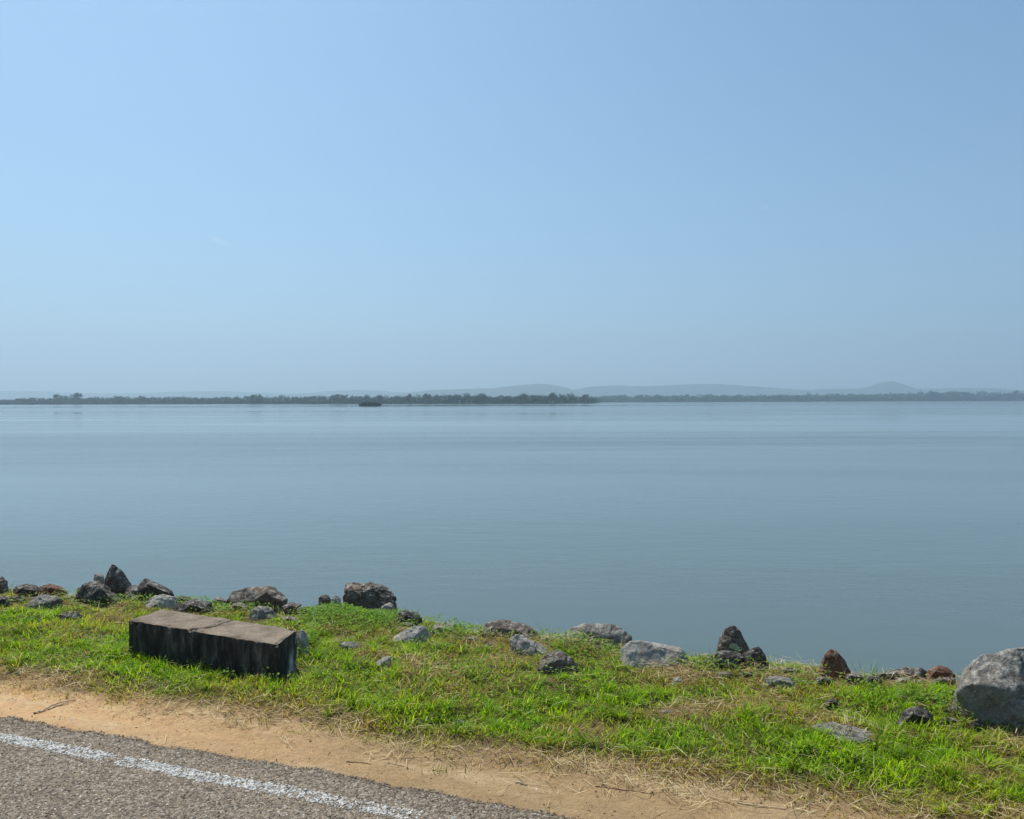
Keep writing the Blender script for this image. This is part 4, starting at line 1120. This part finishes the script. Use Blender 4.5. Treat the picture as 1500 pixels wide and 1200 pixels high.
tuft(106, 872, 12, .10, .03, 'short grass tuft at the left foot of the big dark slab', GR)
tuft(266, 880, 26, .13, .06, 'airy seeding grass between the black pointed slab and the mossy rock', DG, lean=.6, width=.0022)
tuft(300, 884, 34, .11, .08, 'upright green grass behind the middle of the concrete block against the water', GR)
tuft(340, 884, 22, .09, .06, 'short green grass at the left foot of the long brown grey rock', GR)
tuft(452, 888, 26, .10, .05, 'dark leafy grass left of the small upright brown stone', GR)
tuft(690, 930, 26, .10, .06, 'green grass left of the rounded dark sided rock', GR)
tuft(802, 938, 18, .17, .03, 'pale blue green blades fanning out between the rounded rock and the straw covered rock', PG, lean=.7, width=.004)
tuft(944, 938, 8, .09, .03, 'few thin blades left of the top of the large light grey rock', DG, lean=.5)
tuft(1020, 978, 34, .17, .05, 'tall mixed grass right of the large light grey rock', ((0.10, 0.18, 0.04), (0.40, 0.42, 0.2)), lean=.5)
tuft(1058, 984, 14, .12, .04, 'grass blades in front of the low dark brown rock', PG, lean=.5)
tuft(1272, 988, 130, .13, .06, 'bright green tuft right of the reddish triangular rock', ((0.08, 0.20, 0.03), (0.22, 0.36, 0.08)), lean=1.1)
tuft(1262, 984, 12, .19, .05, 'long pale blades rising out of the bright green tuft', ((0.4, 0.5, 0.32), (0.6, 0.66, 0.5)), lean=.8)
tuft(1345, 1026, 70, .13, .05, 'yellow green tuft growing on the dark weed covered stone', GR, lean=1.0)
tuft(1407, 998, 10, .12, .02, 'thin dark stalks at the left top corner of the huge boulder', DG, lean=.5)
tuft(1398, 1020, 14, .13, .03, 'dead straw tuft against the left face of the huge boulder', SG, lean=.5)
tuft(1452, 1072, 40, .10, .06, 'green tuft in front of the huge boulder', GR, lean=.9)
tuft(1375, 1182, 60, .07, .04, 'pale dry tuft at the border of dirt and grass, bottom right', SG, lean=1.0)
tuft(640, 1128, 60, .05, .06, 'small olive tuft spilling onto the dirt in the middle of the strip', ((0.14, 0.17, 0.03), (0.28, 0.27, 0.06)), lean=1.0)

# ------------------------------------------------------------------ twigs, stalks, pebbles on the dirt
def stick(pts, r, label, mat, name):
    W_ = []
    for a, b in pts:
        p = on_ground(a, b); W_.append(Vector((p.x, p.y, gz(p.x, p.y) + r * .7)))
    Wi = []
    rr = random.Random(int(pts[0][0]))
    for i in range(len(W_) - 1):
        for k in range(4): Wi.append(W_[i].lerp(W_[i + 1], k / 4) + Vector((0, rr.uniform(-1, 1) * r, rr.uniform(0, 1) * r)))
    Wi.append(W_[-1]); org = Wi[0].copy()
    V, F = tube([p - org for p in Wi], [r * (1 - .5 * i / len(Wi)) for i in range(len(Wi))], 6)
    o = py_mesh(name, V, F, mat); o.location = org
    tag(o, label, 'twig' if mat is M_TWIG else 'stalk', 'litter on the dirt strip')
stick([(507, 1113), (524, 1113), (536, 1115), (544, 1119)], .0024, 'bent brown twig on the dirt, left of a shorter one', M_TWIG, 'twig')
stick([(568, 1115), (578, 1118), (592, 1120)], .0022, 'short dark twig on the dirt below the olive tuft', M_TWIG, 'twig')
stick([(872, 1144), (905, 1149), (935, 1152), (962, 1157)], .0022, 'longest thin brown twig lying along the grass border, right of centre', M_TWIG, 'twig')
stick([(755, 1143), (763, 1144), (772, 1145)], .005, 'short pale straw piece lying alone in the middle of the dirt', M_STALK, 'dry_stalk')
stick([(50, 1046), (62, 1040), (78, 1032), (95, 1025), (111, 1022)], .006, 'long pale split stalk lying across the dirt at far left', M_STALK, 'dry_stalk')
stick([(70, 1038), (84, 1033), (100, 1028)], .006, 'shorter pale stalk right beside the long split stalk at far left', M_STALK, 'dry_stalk')
stick([(1080, 1172), (1102, 1177), (1130, 1180), (1150, 1184)], .003, 'thin straw coloured stem along the dirt at the lower right', M_STALK, 'dry_stalk')
stick([(418, 1075), (424, 1088), (428, 1096)], .003, 'thin dry stem pointing down the dirt below the middle grass edge', M_STALK, 'dry_stalk')

rg = np.random.default_rng(37)
N = 9000
u = rg.uniform(-1.6, 5.0, N); w = rg.uniform(0.0, .75, N)
x, y = road_pt(u, w)
keep = (grass_dist(x, y) < .08) & (y > 2.3) & (rg.random(N) < (.22 + .3 * sstep(.5, .7, fbm(x * 5, y * 5, 161))) + .6 * np.exp(-w / .05))
x, y = x[keep], y[keep]; n = len(x)
sz = .0014 + .0062 * rg.random(n) ** 4
P = np.stack([x, y, ground_z(x, y) - .0005], 1)
a = rg.random(n)[:, None]
pc = np.where(a < .6, np.array([.17, .11, .06]), np.where(a < .85, np.array([.36, .27, .19]), np.array([.56, .50, .42]))) * rg.uniform(.7, 1.2, n)[:, None]
gv_ = stones(P, sz, rg.uniform(.5, .9, n), pc, rg, 'gravel', M_PEBBLE)
tag(gv_, 'small loose pebbles and crumbs scattered on the dirt strip', 'gravel', kind='stuff')

# ------------------------------------------------------------------ faint cloud wisps, far above the haze
t = NT('cloud_wisp'); v = t.coord()
sq = t.n('ShaderNodeVectorMath', operation='LENGTH'); t.l(v, sq.inputs[0])
fo = t.ramp(sq.outputs['Value'], [(0.15, 1.0), (0.95, 0.0)])
nz = t.ramp(t.noise(t.coord(scale=(1.2, 1, 2.2)), 1.6, 5, .65, .8), [(0.42, 0.0), (0.75, 1.0)])
vp = t.n('ShaderNodeVolumePrincipled'); vp.inputs['Color'].default_value = (.98, .98, 1, 1); vp.inputs['Anisotropy'].default_value = .3
t.l(t.math('MULTIPLY', t.math('MULTIPLY', fo, nz), .009), vp.inputs['Density']); t.l(vp.outputs[0], t.out.inputs['Volume'])
for px, py, sc3, rot_, lab in ((322, 353, (190, 90, 42), 24, 'faint white wisp of cloud in the left half of the sky'), (1121, 303, (75, 50, 40), -10, 'tiny faint puff of cloud in the right half of the sky')):
    bm = bmesh.new(); bmesh.ops.create_icosphere(bm, subdivisions=3, radius=1.0)
    me = bpy.data.meshes.new('cloud'); bm.to_mesh(me); bm.free(); me.materials.append(t.m)
    o = bpy.data.objects.new('cloud', me); COL.objects.link(o); o.location = at_depth(px, py, 9000); o.scale = sc3; o.rotation_euler = (0, R(rot_), 0)
    tag(o, lab, 'cloud', 'cloud wisps')

# ------------------------------------------------------------------ haze
bm = bmesh.new(); bmesh.ops.create_cube(bm, size=1.0)
me = bpy.data.meshes.new('haze'); bm.to_mesh(me); bm.free()
hz = bpy.data.objects.new('haze', me); COL.objects.link(hz)
HB_, HT_ = -6.5, 800.0
hz.scale = (24000, 24000, HT_ - HB_); hz.location = (0, 0, (HT_ + HB_) / 2)
hm = bpy.data.materials.new('haze_air'); hm.use_nodes = True; hm.node_tree.nodes.clear()
ho = hm.node_tree.nodes.new('ShaderNodeOutputMaterial'); pv = hm.node_tree.nodes.new('ShaderNodeVolumePrincipled')
pv.inputs['Color'].default_value = (*HAZE_COLOR, 1); pv.inputs['Density'].default_value = HAZE_DENSITY; pv.inputs['Anisotropy'].default_value = 0.37
hm.node_tree.links.new(pv.outputs[0], ho.inputs['Volume'])
me.materials.append(hm)
tag(hz, 'thin pale blue haze over the lake and far shore', 'haze', kind='stuff')
